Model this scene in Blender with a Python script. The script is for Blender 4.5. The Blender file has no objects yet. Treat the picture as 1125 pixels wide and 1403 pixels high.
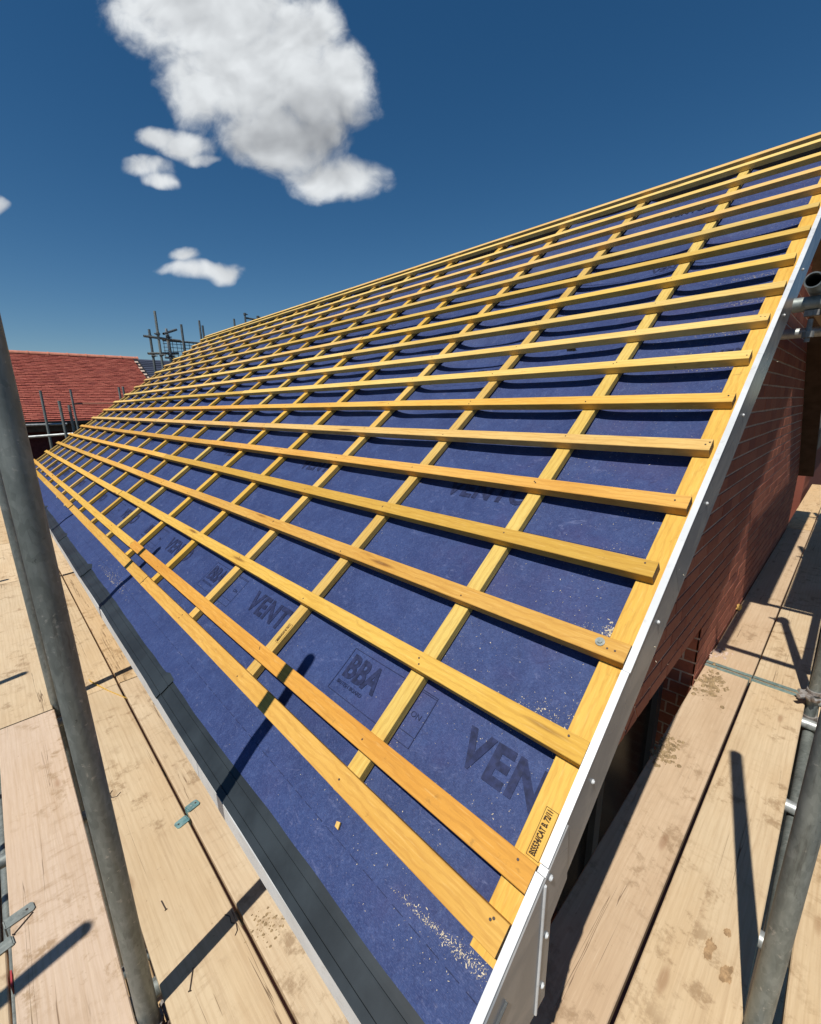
import bpy, math, random
import numpy as np
from mathutils import Vector, Matrix, noise as mnoise

random.seed(11)
rng = np.random.default_rng(5)
R = math.radians
sc = bpy.context.scene
COL = sc.collection

# ------------------------------------------------------------------ camera, sky, sun, exposure
CAMZ = 1.53                       # lens height above the scaffold deck (deck = z 0)
CAM_X = Vector((0.71379, -0.70015, -0.01718))
CAM_DN = Vector((-0.18136, -0.16108, -0.97014))
CAM_F = Vector((0.67647, 0.69559, -0.24195))
cam_d = bpy.data.cameras.new("camera")
cam = bpy.data.objects.new("camera", cam_d)
COL.objects.link(cam)
cam.matrix_world = Matrix(((CAM_X[0], -CAM_DN[0], -CAM_F[0], 0), (CAM_X[1], -CAM_DN[1], -CAM_F[1], 0),
                           (CAM_X[2], -CAM_DN[2], -CAM_F[2], CAMZ), (0, 0, 0, 1)))
cam_d.sensor_fit = 'HORIZONTAL'
cam_d.sensor_width = 36.0
cam_d.lens = 591.19 * 36.0 / 1125.0
cam_d.clip_start = 0.02
cam_d.clip_end = 20000
sc.camera = cam

SUN_EL, SUN_AZ = R(61.0), R(78.4)           # elevation; heading the light travels, from +Y towards +X
ldir = Vector((math.sin(SUN_AZ) * math.cos(SUN_EL), math.cos(SUN_AZ) * math.cos(SUN_EL), -math.sin(SUN_EL)))
sun_d = bpy.data.lights.new("sun", 'SUN')
sun_d.energy = 5.0
sun_d.angle = R(0.53)
sun_d.color = (1.0, 0.955, 0.88)
sun = bpy.data.objects.new("sun", sun_d)
sun.rotation_euler = ldir.to_track_quat('-Z', 'Y').to_euler()
COL.objects.link(sun)

world = bpy.data.worlds.new("World")
sc.world = world
world.use_nodes = True
SKY_STRENGTH = 0.067
sc.view_settings.view_transform = 'Standard'
sc.view_settings.look = 'None'
sc.view_settings.exposure = 0.04
sc.view_settings.gamma = 1.0
sc.view_settings.use_curve_mapping = False


class NT:
    """small helper for building node trees"""
    def __init__(self, tree):
        self.t = tree
        self.t.nodes.clear()

    def n(self, kind, ins=None, **props):
        nd = self.t.nodes.new(kind)
        for k, v in props.items():
            setattr(nd, k, v)
        for k, v in (ins or {}).items():
            s = nd.inputs[k]
            if hasattr(v, 'node') and hasattr(v, 'links'):
                self.t.links.new(v, s)
            else:
                s.default_value = v
        return nd

    def m(self, op, a, b=None, c=None, clamp=False):
        ins = {0: a}
        if b is not None:
            ins[1] = b
        if c is not None:
            ins[2] = c
        return self.n('ShaderNodeMath', ins, operation=op, use_clamp=clamp).outputs[0]

    def v(self, op, a, b=None):
        ins = {0: a}
        if b is not None:
            ins[1] = b
        nd = self.n('ShaderNodeVectorMath', ins, operation=op)
        return nd.outputs['Value'] if op in ('DOT_PRODUCT', 'LENGTH') else nd.outputs[0]

    def ramp(self, x, lo, hi, smooth=True):
        return self.n('ShaderNodeMapRange', {0: x, 1: lo, 2: hi, 3: 0.0, 4: 1.0}, clamp=True,
                      interpolation_type='SMOOTHSTEP' if smooth else 'LINEAR').outputs[0]

    def mix(self, f, a, b, blend='MIX'):
        nd = self.n('ShaderNodeMix', data_type='RGBA', blend_type=blend)
        for s, v in ((nd.inputs[0], f), (nd.inputs[6], a), (nd.inputs[7], b)):
            if hasattr(v, 'node') and hasattr(v, 'links'):
                self.t.links.new(v, s)
            else:
                s.default_value = (*v, 1.0) if isinstance(v, (tuple, list)) and len(v) == 3 else v
        return nd.outputs[2]

    def noise(self, vec, scale, detail=4.0, rough=0.55, dist=0.0):
        return self.n('ShaderNodeTexNoise', {'Vector': vec, 'Scale': scale, 'Detail': detail, 'Roughness': rough, 'Distortion': dist}).outputs[0]

    def scale(self, vec, s):
        return self.n('ShaderNodeMapping', {'Vector': vec, 'Scale': s}).outputs[0]


def build_sky():
    g = NT(world.node_tree)
    sky = g.n('ShaderNodeTexSky', sky_type='NISHITA', sun_disc=False, sun_elevation=SUN_EL,
              sun_rotation=SUN_AZ + math.pi, altitude=600.0, air_density=1.0, dust_density=0.12, ozone_density=2.6)
    skycol = g.n('ShaderNodeHueSaturation', {'Color': sky.outputs[0], 'Hue': 0.497, 'Saturation': 1.30, 'Value': 1.0}).outputs[0]
    d = g.n('ShaderNodeTexCoord').outputs['Generated']
    # gnomonic chart of the sky about a fixed heading: one unit is 45 degrees from its middle
    fw = g.m('MAXIMUM', g.v('DOT_PRODUCT', d, tuple(CAM_F)), 0.05)
    a = g.m('DIVIDE', g.v('DOT_PRODUCT', d, tuple(CAM_X)), fw)
    b = g.m('DIVIDE', g.v('DOT_PRODUCT', d, tuple(CAM_DN)), fw)
    p = g.n('ShaderNodeCombineXYZ', {0: a, 1: b, 2: 0.0}).outputs[0]
    warp = g.n('ShaderNodeTexNoise', {'Vector': p, 'Scale': 5.0, 'Detail': 3.0, 'Roughness': 0.5})
    wv = g.v('MULTIPLY', g.v('SUBTRACT', warp.outputs['Color'], (0.5, 0.5, 0.5)), (0.10, 0.10, 0.0))
    pw = g.v('ADD', p, wv)
    heads = [(290, 15, 125, 80, 1), (330, 90, 105, 85, 1), (400, 120, 100, 85, 1), (395, 190, 85, 50, 1), (455, 243, 66, 30, .9),
             (275, 120, 50, 55, .9), (468, 110, 45, 55, .9), (415, 45, 58, 60, .9), (210, 5, 55, 50, .8),
             (252, 202, 42, 19, .9), (215, 192, 32, 15, .8), (200, 230, 36, 14, .8), (218, 246, 24, 10, .7), (274, 218, 24, 9, .6), (275, 366, 48, 12, .9), (260, 348, 22, 11, .8), (304, 370, 22, 12, .85),
              (-3, 290, 12, 10, .6)]
    D = None
    for cx, cy, rx, ry, k in heads:
        c = ((cx - 562.5) / 591.2, (cy - 701.5) / 591.2, 0)
        q = g.v('MULTIPLY', g.v('SUBTRACT', pw, c), (591.2 / rx, 591.2 / ry, 0.0))
        e = g.m('MULTIPLY', g.m('SUBTRACT', 1.0, g.v('DOT_PRODUCT', q, q)), k)
        D = e if D is None else g.m('SMOOTH_MAX', D, e, 0.35)
    f1 = g.noise(pw, 9.0, 7.0, 0.52, 0.25)
    soft = g.noise(pw, 9.0, 3.0, 0.45, 0.15)
    f2 = g.noise(p, 5.0, 5.0, 0.55, 0.1)
    f3 = g.noise(pw, 26.0, 7.0, 0.58, 0.3)
    dens = g.m('ADD', g.m('ADD', D, g.m('MULTIPLY', g.m('SUBTRACT', f1, 0.5), 1.9)), g.m('MULTIPLY', g.m('SUBTRACT', f3, 0.5), 0.9))
    alpha = g.ramp(dens, -0.50, 0.72)
    # thickness darkens the flat belly of the big cloud; the billows are lit from behind the viewer
    q = g.v('MULTIPLY', g.v('SUBTRACT', pw, ((425 - 562.5) / 591.2, (188 - 701.5) / 591.2, 0)), (591.2 / 150, 591.2 / 62, 0.0))
    belly = g.ramp(g.m('SUBTRACT', 1.0, g.v('DOT_PRODUCT', q, q)), -0.35, 1.0)
    up = g.noise(g.v('ADD', pw, (0.010, -0.03, 0.0)), 9.0, 3.0, 0.45, 0.15)
    bump = g.m('MULTIPLY', g.m('SUBTRACT', soft, up), 1.1)
    shade = g.m('ADD', g.m('ADD', 0.86, g.m('MULTIPLY', g.m('SUBTRACT', f2, 0.5), 0.5)), bump)
    shade = g.m('SUBTRACT', shade, g.m('MULTIPLY', belly, g.m('ADD', 0.26, g.m('MULTIPLY', f2, 0.36))), clamp=True)
    ccol = g.mix(shade, (0.17, 0.18, 0.20), (0.78, 0.81, 0.83))
    ccol = g.v('MULTIPLY', ccol, (1 / SKY_STRENGTH,) * 3)
    out = g.mix(g.m('MULTIPLY', alpha, 0.97), skycol, ccol)
    bg = g.n('ShaderNodeBackground', {'Color': out, 'Strength': SKY_STRENGTH})
    g.n('ShaderNodeOutputWorld', {0: bg.outputs[0]})


build_sky()


# ------------------------------------------------------------------ materials
def new_mat(name):
    m = bpy.data.materials.new(name)
    m.use_nodes = True
    return m, NT(m.node_tree)


def finish(g, color, rough=0.6, bump=None, bstr=0.3, bdist=0.002, metallic=0.0, spec=0.5):
    ins = {'Base Color': color if not isinstance(color, tuple) else (*color, 1), 'Roughness': rough, 'Metallic': metallic, 'Specular IOR Level': spec}
    if bump is not None:
        b = g.n('ShaderNodeBump', {'Height': bump, 'Strength': bstr, 'Distance': bdist})
        ins['Normal'] = b.outputs[0]
    s = g.n('ShaderNodeBsdfPrincipled', ins)
    g.n('ShaderNodeOutputMaterial', {0: s.outputs[0]})


def obj_coord(g, spread=37.0):
    o = g.n('ShaderNodeTexCoord').outputs['Object']
    r = g.n('ShaderNodeObjectInfo').outputs['Random']
    off = g.n('ShaderNodeCombineXYZ', {0: g.m('MULTIPLY', r, spread), 1: g.m('MULTIPLY', r, spread * 1.7), 2: g.m('MULTIPLY', r, spread * .6)}).outputs[0]
    return g.v('ADD', o, off), r


def mat_batten(name, ca, cb, corange):
    m, g = new_mat(name)
    p, r = obj_coord(g)
    r2 = g.m('FRACT', g.m('MULTIPLY', r, 17.31))
    wv = g.n('ShaderNodeTexWave', {'Vector': g.scale(p, (0.45, 1.0, 1.0)), 'Scale': 16.0, 'Distortion': 7.0, 'Detail': 3.0, 'Detail Scale': 1.3, 'Detail Roughness': 0.6},
             wave_type='BANDS', bands_direction='Y').outputs['Fac']
    fib = g.noise(g.scale(p, (3.0, 130.0, 130.0)), 1.0, 4.0, 0.6)
    blot = g.noise(g.scale(p, (2.2, 9.0, 9.0)), 1.0, 4.0, 0.6)
    base = g.mix(g.ramp(blot, 0.3, 0.72), ca, cb)
    base = g.mix(g.m('MULTIPLY', g.ramp(r2, 0.72, 0.98), 0.85), base, corange)
    base = g.mix(g.m('MULTIPLY', g.ramp(wv, 0.55, 1.0), 0.22), base, (0.36, 0.155, 0.026))
    base = g.mix(g.m('MULTIPLY', g.ramp(fib, 0.52, 0.8), 0.25), base, (0.36, 0.18, 0.04))
    vor = g.n('ShaderNodeTexVoronoi', {'Vector': g.scale(p, (1.5, 13.0, 9.0)), 'Scale': 1.0, 'Randomness': 1.0}).outputs['Distance']
    knot = g.m('SUBTRACT', 1.0, g.ramp(vor, 0.05, 0.14))
    base = g.mix(g.m('MULTIPLY', knot, 0.8), base, (0.13, 0.045, 0.014))
    dirt = g.noise(p, 24.0, 5.0, 0.7)
    base = g.mix(g.m('MULTIPLY', g.ramp(dirt, 0.63, 0.75), 0.42), base, (0.14, 0.085, 0.03))
    hs = g.n('ShaderNodeHueSaturation', {'Color': base, 'Hue': g.m('ADD', 0.488, g.m('MULTIPLY', r2, 0.022)), 'Saturation': 1.0,
                                          'Value': g.m('ADD', 0.80, g.m('MULTIPLY', r, 0.28))}).outputs[0]
    fine = g.noise(g.scale(p, (14.0, 260.0, 260.0)), 1.0, 3.0, 0.65)
    hs = g.mix(g.m('MULTIPLY', g.ramp(fine, 0.48, 0.74), 0.26), hs, (0.30, 0.14, 0.03))
    hs = g.mix(g.m('MULTIPLY', g.ramp(fine, 0.45, 0.28), 0.22), hs, (0.82, 0.60, 0.25))
    finish(g, hs, 0.7, g.m('ADD', fib, g.m('MULTIPLY', fine, 0.8)), 0.5, 0.0012, spec=0.2)
    return m


def mat_board(name, ca, cb):
    """used spruce scaffold boards: pale, scuffed, sawn across, cracked along, spattered with mortar"""
    m, g = new_mat(name)
    p, r = obj_coord(g, 53.0)
    r2 = g.m('FRACT', g.m('MULTIPLY', r, 13.7))
    blot = g.noise(g.scale(p, (1.6, 5.0, 5.0)), 1.0, 5.0, 0.6)
    base = g.mix(g.ramp(blot, 0.3, 0.7), ca, cb)
    base = g.mix(g.m('MULTIPLY', g.ramp(r2, 0.45, 0.9), 0.55), base, (0.56, 0.375, 0.205))
    fib = g.noise(g.scale(p, (1.6, 60.0, 60.0)), 1.0, 5.0, 0.62, 0.4)
    base = g.mix(g.m('MULTIPLY', g.ramp(fib, 0.47, 0.75), 0.30), base, (0.34, 0.205, 0.10))
    saw = g.n('ShaderNodeTexWave', {'Vector': g.v('ADD', p, g.v('MULTIPLY', g.n('ShaderNodeTexNoise', {'Vector': p, 'Scale': 3.0}).outputs['Color'], (0.02, 0.0, 0.0))),
              'Scale': 95.0, 'Distortion': 1.2, 'Detail': 2.0}, wave_type='BANDS', bands_direction='X').outputs['Fac']
    sawm = g.ramp(g.noise(p, 4.0, 3.0), 0.45, 0.6)
    base = g.mix(g.m('MULTIPLY', g.m('MULTIPLY', saw, sawm), 0.10), base, (0.32, 0.19, 0.09))
    cr = g.noise(g.scale(p, (0.42, 17.0, 17.0)), 1.0, 5.0, 0.5, 0.12)
    crack = g.m('SUBTRACT', 1.0, g.ramp(g.m('ABSOLUTE', g.m('SUBTRACT', cr, 0.5)), 0.001, 0.0055))
    crack = g.m('MULTIPLY', crack, g.ramp(g.noise(g.scale(p, (0.7, 5.0, 5.0)), 1.7, 2.0), 0.54, 0.62))
    base = g.mix(g.m('MULTIPLY', crack, 0.8), base, (0.10, 0.05, 0.02))
    # scuffs running across the boards
    sc_ = g.noise(g.scale(p, (30.0, 8.0, 8.0)), 1.0, 7.0, 0.75, 0.15)
    scm = g.ramp(g.noise(p, 3.3, 3.0), 0.46, 0.64)
    base = g.mix(g.m('MULTIPLY', g.m('MULTIPLY', g.ramp(sc_, 0.50, 0.72), scm), 0.55), base, (0.30, 0.185, 0.09))
    sp = g.noise(p, 15.0, 8.0, 0.72, 0.1)
    spm = g.ramp(g.noise(p, 2.6, 3.0, 0.6), 0.42, 0.58)
    base = g.mix(g.m('MULTIPLY', g.m('MULTIPLY', g.ramp(sp, 0.50, 0.64), spm), 0.72), base, (0.27, 0.165, 0.075))
    spk = g.noise(p, 75.0, 4.0, 0.6)
    base = g.mix(g.m('MULTIPLY', g.ramp(spk, 0.69, 0.75), 0.5), base, (0.20, 0.11, 0.05))
    vor = g.n('ShaderNodeTexVoronoi', {'Vector': g.scale(p, (2.3, 8.0, 4.0)), 'Scale': 1.0}).outputs['Distance']
    base = g.mix(g.m('MULTIPLY', g.m('SUBTRACT', 1.0, g.ramp(vor, 0.04, 0.13)), 0.55), base, (0.24, 0.11, 0.04))
    ring = g.n('ShaderNodeTexWave', {'Vector': g.scale(p, (0.10, 1.0, 1.0)), 'Scale': 17.0, 'Distortion': 5.0, 'Detail': 4.0, 'Detail Scale': 1.6, 'Detail Roughness': 0.65},
               wave_type='BANDS', bands_direction='Y').outputs['Fac']
    base = g.mix(g.m('MULTIPLY', g.ramp(ring, 0.55, 1.0), 0.13), base, (0.36, 0.215, 0.095))
    fine = g.noise(g.scale(p, (9.0, 190.0, 190.0)), 1.0, 4.0, 0.7)
    base = g.mix(g.m('MULTIPLY', g.ramp(fine, 0.46, 0.72), 0.18), base, (0.33, 0.20, 0.10))
    base = g.mix(g.m('MULTIPLY', g.ramp(fine, 0.44, 0.28), 0.25), base, (0.72, 0.57, 0.38))
    lum = g.noise(p, 1.3, 3.0)
    hs = g.n('ShaderNodeHueSaturation', {'Color': base, 'Hue': 0.5, 'Saturation': g.m('ADD', 0.86, g.m('MULTIPLY', r2, 0.2)),
                                          'Value': g.m('ADD', 0.80, g.m('ADD', g.m('MULTIPLY', r, 0.16), g.m('MULTIPLY', lum, 0.22)))}).outputs[0]
    h = g.m('SUBTRACT', g.m('ADD', g.m('MULTIPLY', fib, 0.6), g.m('MULTIPLY', saw, 0.22)), g.m('MULTIPLY', crack, 2.0))
    finish(g, hs, 0.75, h, 0.45, 0.0018, spec=0.25)
    return m


def mat_steel(name, ca, cb, rust=0.0, rough=0.42, metal=0.55):
    m, g = new_mat(name)
    p, r = obj_coord(g)
    n1 = g.noise(g.scale(p, (1, 1, 0.35)), 28.0, 6.0, 0.65, 0.6)
    n2 = g.noise(g.scale(p, (1, 1, 0.25)), 6.0, 4.0, 0.6)
    c = g.mix(g.ramp(n1, 0.35, 0.68), ca, cb)
    c = g.mix(g.m('MULTIPLY', g.ramp(n2, 0.52, 0.72), 0.55), c, (0.085, 0.092, 0.088))
    n3 = g.noise(g.scale(p, (1, 1, 0.6)), 60.0, 4.0, 0.7)
    c = g.mix(g.m('MULTIPLY', g.ramp(n3, 0.66, 0.74), 0.75), c, (0.035, 0.032, 0.028))
    spang = g.n('ShaderNodeTexVoronoi', {'Vector': g.scale(p, (1, 1, 0.5)), 'Scale': 120.0}).outputs['Color']
    sv = g.n('ShaderNodeSeparateXYZ', {0: spang}).outputs[0]
    c = g.mix(0.22, c, g.mix(sv, (0.10, 0.115, 0.11), (0.34, 0.37, 0.35)))
    n5 = g.noise(p, 70.0, 4.0, 0.6)
    patch = g.ramp(g.noise(p, 7.0, 3.0), 0.46, 0.58)
    c = g.mix(g.m('MULTIPLY', g.m('MULTIPLY', g.ramp(n5, 0.60, 0.68), patch), 0.7), c, (0.46, 0.45, 0.41))
    n6 = g.noise(g.scale(p, (1, 1, 0.12)), 38.0, 5.0, 0.7)
    c = g.mix(g.m('MULTIPLY', g.ramp(n6, 0.58, 0.70), 0.5), c, (0.075, 0.070, 0.060))
    if rust:
        n4 = g.noise(p, 14.0, 6.0, 0.7)
        c = g.mix(g.m('MULTIPLY', g.ramp(n4, 0.48, 0.62), rust), c, (0.11, 0.055, 0.03))
    finish(g, c, g.m('ADD', rough, g.m('MULTIPLY', n1, 0.25)), n1, 0.25, 0.0015, metallic=metal, spec=0.5)
    return m


def mat_plain(name, c, rough=0.6, var=0.15, scale=12.0, bump=0.15, spec=0.5, metallic=0.0, gloss_var=0.0):
    m, g = new_mat(name)
    p, r = obj_coord(g)
    n = g.noise(p, scale, 5.0, 0.6)
    dk = tuple(x * (1 - var) for x in c)
    lt = tuple(min(1, x * (1 + var)) for x in c)
    col = g.mix(g.ramp(n, 0.3, 0.7), dk, lt)
    finish(g, col, g.m('ADD', rough, g.m('MULTIPLY', n, gloss_var)) if gloss_var else rough, n, bump, 0.002, metallic=metallic, spec=spec)
    return m


def mat_brick(name, c1, c2, c3):
    m, g = new_mat(name)
    geo = g.n('ShaderNodeNewGeometry')
    r = g.n('ShaderNodeObjectInfo').outputs['Random']
    ri = geo.outputs['Random Per Island']
    rr = g.m('FRACT', g.m('ADD', g.m('MULTIPLY', r, 7.3), ri))
    pos = geo.outputs['Position']
    n = g.noise(pos, 38.0, 6.0, 0.65)
    c = g.mix(rr, c1, c2)
    c = g.mix(g.m('MULTIPLY', g.ramp(g.m('FRACT', g.m('MULTIPLY', rr, 5.7)), 0.7, 0.95), 0.7), c, c3)
    c = g.mix(g.m('MULTIPLY', g.ramp(n, 0.5, 0.75), 0.45), c, tuple(x * 0.45 for x in c1))
    finish(g, c, 0.85, n, 0.5, 0.004, spec=0.2)
    return m


def mat_membrane():
    m, g = new_mat("roofing_membrane")
    p = g.n('ShaderNodeTexCoord').outputs['Object']
    n1 = g.noise(p, 5.0, 6.0, 0.65)
    n2 = g.noise(g.scale(p, (180.0, 900.0, 300.0)), 1.0, 2.0, 0.6)
    n4 = g.noise(g.scale(p, (900.0, 160.0, 300.0)), 1.0, 2.0, 0.6)
    n3 = g.noise(p, 55.0, 6.0, 0.75)
    n5 = g.noise(g.v('ADD', p, g.v('MULTIPLY', g.n('ShaderNodeTexNoise', {'Vector': p, 'Scale': 30.0, 'Detail': 3.0}).outputs['Color'], (0.02, 0.02, 0.0))), 130.0, 6.0, 0.78, 0.8)
    n6 = g.noise(p, 18.0, 7.0, 0.72, 0.5)
    c = g.mix(g.ramp(n1, 0.32, 0.70), (0.017, 0.034, 0.116), (0.028, 0.053, 0.158))
    c = g.mix(g.m('MULTIPLY', g.ramp(n6, 0.44, 0.70), 0.50), c, (0.050, 0.084, 0.212))
    c = g.mix(g.m('MULTIPLY', g.ramp(n5, 0.50, 0.66), 0.60), c, (0.016, 0.022, 0.080))
    c = g.mix(g.m('MULTIPLY', g.ramp(n5, 0.48, 0.30), 0.45), c, (0.095, 0.132, 0.265))
    c = g.mix(g.m('MULTIPLY', g.ramp(n2, 0.45, 0.72), 0.50), c, (0.016, 0.022, 0.075))
    c = g.mix(g.m('MULTIPLY', g.ramp(n4, 0.48, 0.74), 0.42), c, (0.12, 0.14, 0.29))
    # thin random creases, their shade put into the colour
    cr1 = g.noise(g.scale(p, (1.0, 0.55, 1.0)), 7.0, 2.0, 0.5, 1.2)
    crease = g.m('MULTIPLY', g.m('SUBTRACT', 1.0, g.ramp(g.m('ABSOLUTE', g.m('SUBTRACT', cr1, 0.5)), 0.0, 0.006)), g.ramp(n1, 0.50, 0.60))
    c = g.mix(g.m('MULTIPLY', crease, 0.40), c, (0.012, 0.016, 0.060))
    # purple bloom low on the slope, where the sheet is thinner
    pv = g.n('ShaderNodeSeparateXYZ', {0: p}).outputs[1]
    pur = g.m('MULTIPLY', g.ramp(g.noise(p, 3.0, 4.0, 0.6), 0.48, 0.66), g.m('SUBTRACT', 1.0, g.ramp(pv, 0.55, 0.85)))
    c = g.mix(g.m('MULTIPLY', pur, 0.22), c, (0.060, 0.036, 0.110))
    # fine wood dust, scuffs
    c = g.mix(g.m('MULTIPLY', g.ramp(n3, 0.60, 0.74), 0.42), c, (0.22, 0.23, 0.34))
    sc_ = g.noise(g.scale(p, (3.0, 1.4, 1.0)), 9.0, 8.0, 0.72, 1.6)
    c = g.mix(g.m('MULTIPLY', g.ramp(sc_, 0.57, 0.70), 0.34), c, (0.17, 0.19, 0.33))
    h = g.m('ADD', g.m('MULTIPLY', n5, 1.0), g.m('ADD', g.m('MULTIPLY', n2, 0.35), g.m('MULTIPLY', n4, 0.35)))
    finish(g, c, 0.6, h, 0.5, 0.0015, spec=0.28)
    return m


M_BAT = mat_batten("batten_wood", (0.66, 0.405, 0.088), (0.59, 0.330, 0.058), (0.53, 0.260, 0.040))
M_PAL = mat_batten("batten_wood_with_sheen", (0.72, 0.510, 0.180), (0.66, 0.430, 0.120), (0.62, 0.370, 0.085))  # same timber; the glancing sheen of upper rows is put into a paler colour
M_ORG = mat_batten("orange_batten_wood", (0.62, 0.315, 0.055), (0.54, 0.245, 0.036), (0.52, 0.22, 0.03))
M_END = mat_plain("weathered_end_grain", (0.27, 0.19, 0.105), 0.9, 0.35, 160.0, 0.6, spec=0.1)
M_CNT = mat_batten("counter_batten_wood", (0.69, 0.49, 0.145), (0.63, 0.40, 0.088), (0.60, 0.32, 0.052))
M_BRD = mat_board("scaffold_board_wood", (0.62, 0.475, 0.290), (0.57, 0.410, 0.230))
M_BRDT = mat_board("tan_board_wood", (0.56, 0.400, 0.240), (0.50, 0.340, 0.190))
M_BRDP = mat_board("pinkish_board_wood", (0.55, 0.415, 0.300), (0.51, 0.370, 0.250))
M_STEEL = mat_steel("galvanised_tube", (0.19, 0.215, 0.205), (0.30, 0.325, 0.305))
M_STEELB = mat_steel("bright_tube", (0.45, 0.47, 0.46), (0.62, 0.64, 0.63), rough=0.35)
M_STEELD = mat_steel("dark_tube", (0.10, 0.12, 0.13), (0.17, 0.19, 0.20))
M_RUST = mat_steel("coupler_steel", (0.30, 0.27, 0.25), (0.40, 0.36, 0.34), rust=0.75, metal=0.3)
M_BAND = mat_steel("green_band", (0.16, 0.25, 0.22), (0.26, 0.36, 0.32), metal=0.3)
M_CLIP = mat_steel("turquoise_clip", (0.10, 0.27, 0.29), (0.20, 0.38, 0.38), metal=0.2)
M_CLIPG = mat_steel("grey_clip", (0.20, 0.23, 0.21), (0.30, 0.32, 0.29), metal=0.2)
M_MEM = mat_membrane()
M_INK = mat_plain("printing_ink", (0.018, 0.025, 0.072), 0.65, 0.35, 60.0, 0.1, spec=0.2)
M_STAMP = mat_plain("stamp_ink", (0.035, 0.018, 0.010), 0.7, 0.3, 60.0, 0.1, spec=0.2)
def mat_white():
    m, g = new_mat("white_plastic")
    p, r = obj_coord(g)
    n = g.noise(p, 9.0, 5.0, 0.6)
    c = g.mix(g.ramp(n, 0.3, 0.7), (0.52, 0.535, 0.54), (0.62, 0.635, 0.64))
    d = g.noise(p, 26.0, 7.0, 0.75, 0.6)
    c = g.mix(g.m('MULTIPLY', g.ramp(d, 0.54, 0.70), 0.5), c, (0.33, 0.31, 0.28))
    sc_ = g.noise(g.scale(p, (4.0, 60.0, 60.0)), 1.0, 4.0, 0.6)
    c = g.mix(g.m('MULTIPLY', g.ramp(sc_, 0.62, 0.70), 0.35), c, (0.42, 0.42, 0.42))
    finish(g, c, 0.4, n, 0.1, 0.002, spec=0.4)
    return m


M_WPVC = mat_white()
M_TRAY = mat_plain("black_plastic", (0.019, 0.026, 0.031), 0.42, 0.30, 6.0, 0.08, spec=0.38, gloss_var=0.12)
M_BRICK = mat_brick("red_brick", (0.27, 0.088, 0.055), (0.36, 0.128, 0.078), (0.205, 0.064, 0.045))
M_MORTAR = mat_plain("mortar", (0.50, 0.38, 0.30), 0.9, 0.2, 30.0, 0.5, spec=0.1)
M_DROP = mat_plain("dried_mortar", (0.30, 0.215, 0.12), 0.95, 0.3, 40.0, 0.6, spec=0.1)
M_MUD = mat_plain("dry_mud", (0.36, 0.235, 0.125), 0.95, 0.3, 60.0, 0.4, spec=0.1)
M_DUST = mat_plain("sawdust", (0.60, 0.52, 0.38), 0.9, 0.15, 50.0, 0.1, spec=0.1)
M_IRON = mat_plain("rusty_iron", (0.05, 0.032, 0.024), 0.6, 0.3, 80.0, 0.2)
M_GROUND = mat_plain("earth", (0.065, 0.05, 0.036), 0.95, 0.35, 0.8, 0.4, spec=0.1)
M_DARKFR = mat_plain("grey_window_plastic", (0.06, 0.075, 0.09), 0.4, 0.1, 8.0, 0.05)
M_GLASS = mat_plain("dark_glass", (0.006, 0.007, 0.009), 0.25, 0.1, 2.0, 0.0, spec=0.12)
M_TILE = mat_brick("clay_tile", (0.29, 0.074, 0.054), (0.36, 0.108, 0.078), (0.21, 0.052, 0.043))
M_RIDGE = mat_plain("clay_ridge", (0.50, 0.20, 0.135), 0.8, 0.15, 9.0, 0.3, spec=0.2)
M_SLATE = mat_brick("slate", (0.040, 0.050, 0.080), (0.055, 0.066, 0.100), (0.034, 0.042, 0.066))
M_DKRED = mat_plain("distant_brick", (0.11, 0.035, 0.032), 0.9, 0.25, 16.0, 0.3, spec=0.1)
M_BROWN = mat_plain("brown_wall", (0.12, 0.08, 0.055), 0.9, 0.2, 8.0, 0.3, spec=0.1)
M_CREAM = mat_plain("cream_panel", (0.30, 0.25, 0.20), 0.8, 0.08, 3.0, 0.1, spec=0.2)
M_BLACK = mat_plain("black_paint_and_shade", (0.012, 0.012, 0.014), 0.5, 0.2, 9.0, 0.1)
M_RED = mat_plain("red_tape", (0.40, 0.045, 0.05), 0.6, 0.2, 30.0, 0.1)
M_STONE = mat_plain("grey_lump", (0.20, 0.18, 0.17), 0.9, 0.3, 50.0, 0.5)


def mat_facing():
    m, g = new_mat("shaded_foiled_bargeboard")
    p, r = obj_coord(g)
    n = g.noise(g.scale(p, (3.0, 6.0, 6.0)), 1.0, 5.0, 0.6, 1.2)
    n2 = g.noise(g.scale(p, (1.2, 2.0, 2.0)), 1.0, 3.0, 0.5, 0.5)
    s = g.noise(g.scale(p, (50.0, 9.0, 9.0)), 1.0, 5.0, 0.7)
    c = g.mix(g.ramp(n, 0.42, 0.60), (0.185, 0.198, 0.212), (0.27, 0.268, 0.265))  # white plastic underneath; the face's shade is put into these greys
    c = g.mix(g.m('MULTIPLY', g.ramp(s, 0.66, 0.78), 0.45), c, (0.35, 0.36, 0.37))
    finish(g, c, g.m('ADD', 0.16, g.m('MULTIPLY', n2, 0.2)), n2, 0.12, 0.01, spec=0.12)
    return m


M_FACE = mat_facing()


# ------------------------------------------------------------------ object helpers
def mesh(name, verts, faces, mats=None, smooth=False):
    me = bpy.data.meshes.new(name)
    me.from_pydata([tuple(v) for v in verts], [], [tuple(f) for f in faces])
    if mats:
        me.materials.append(mats)
    if smooth:
        me.polygons.foreach_set('use_smooth', [True] * len(me.polygons))
    me.update()
    return me


def obj(name, me, parent=None, mat=None):
    o = bpy.data.objects.new(name, me)
    COL.objects.link(o)
    if parent is not None:
        o.parent = parent
    if mat is not None:
        o.matrix_local = mat
    return o


def thing(name, label, cat, loc=(0, 0, 0), group=None):
    o = bpy.data.objects.new(name, None)
    o.empty_display_size = 0.1
    COL.objects.link(o)
    o.location = loc
    return tag(o, label, cat, group)


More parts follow.
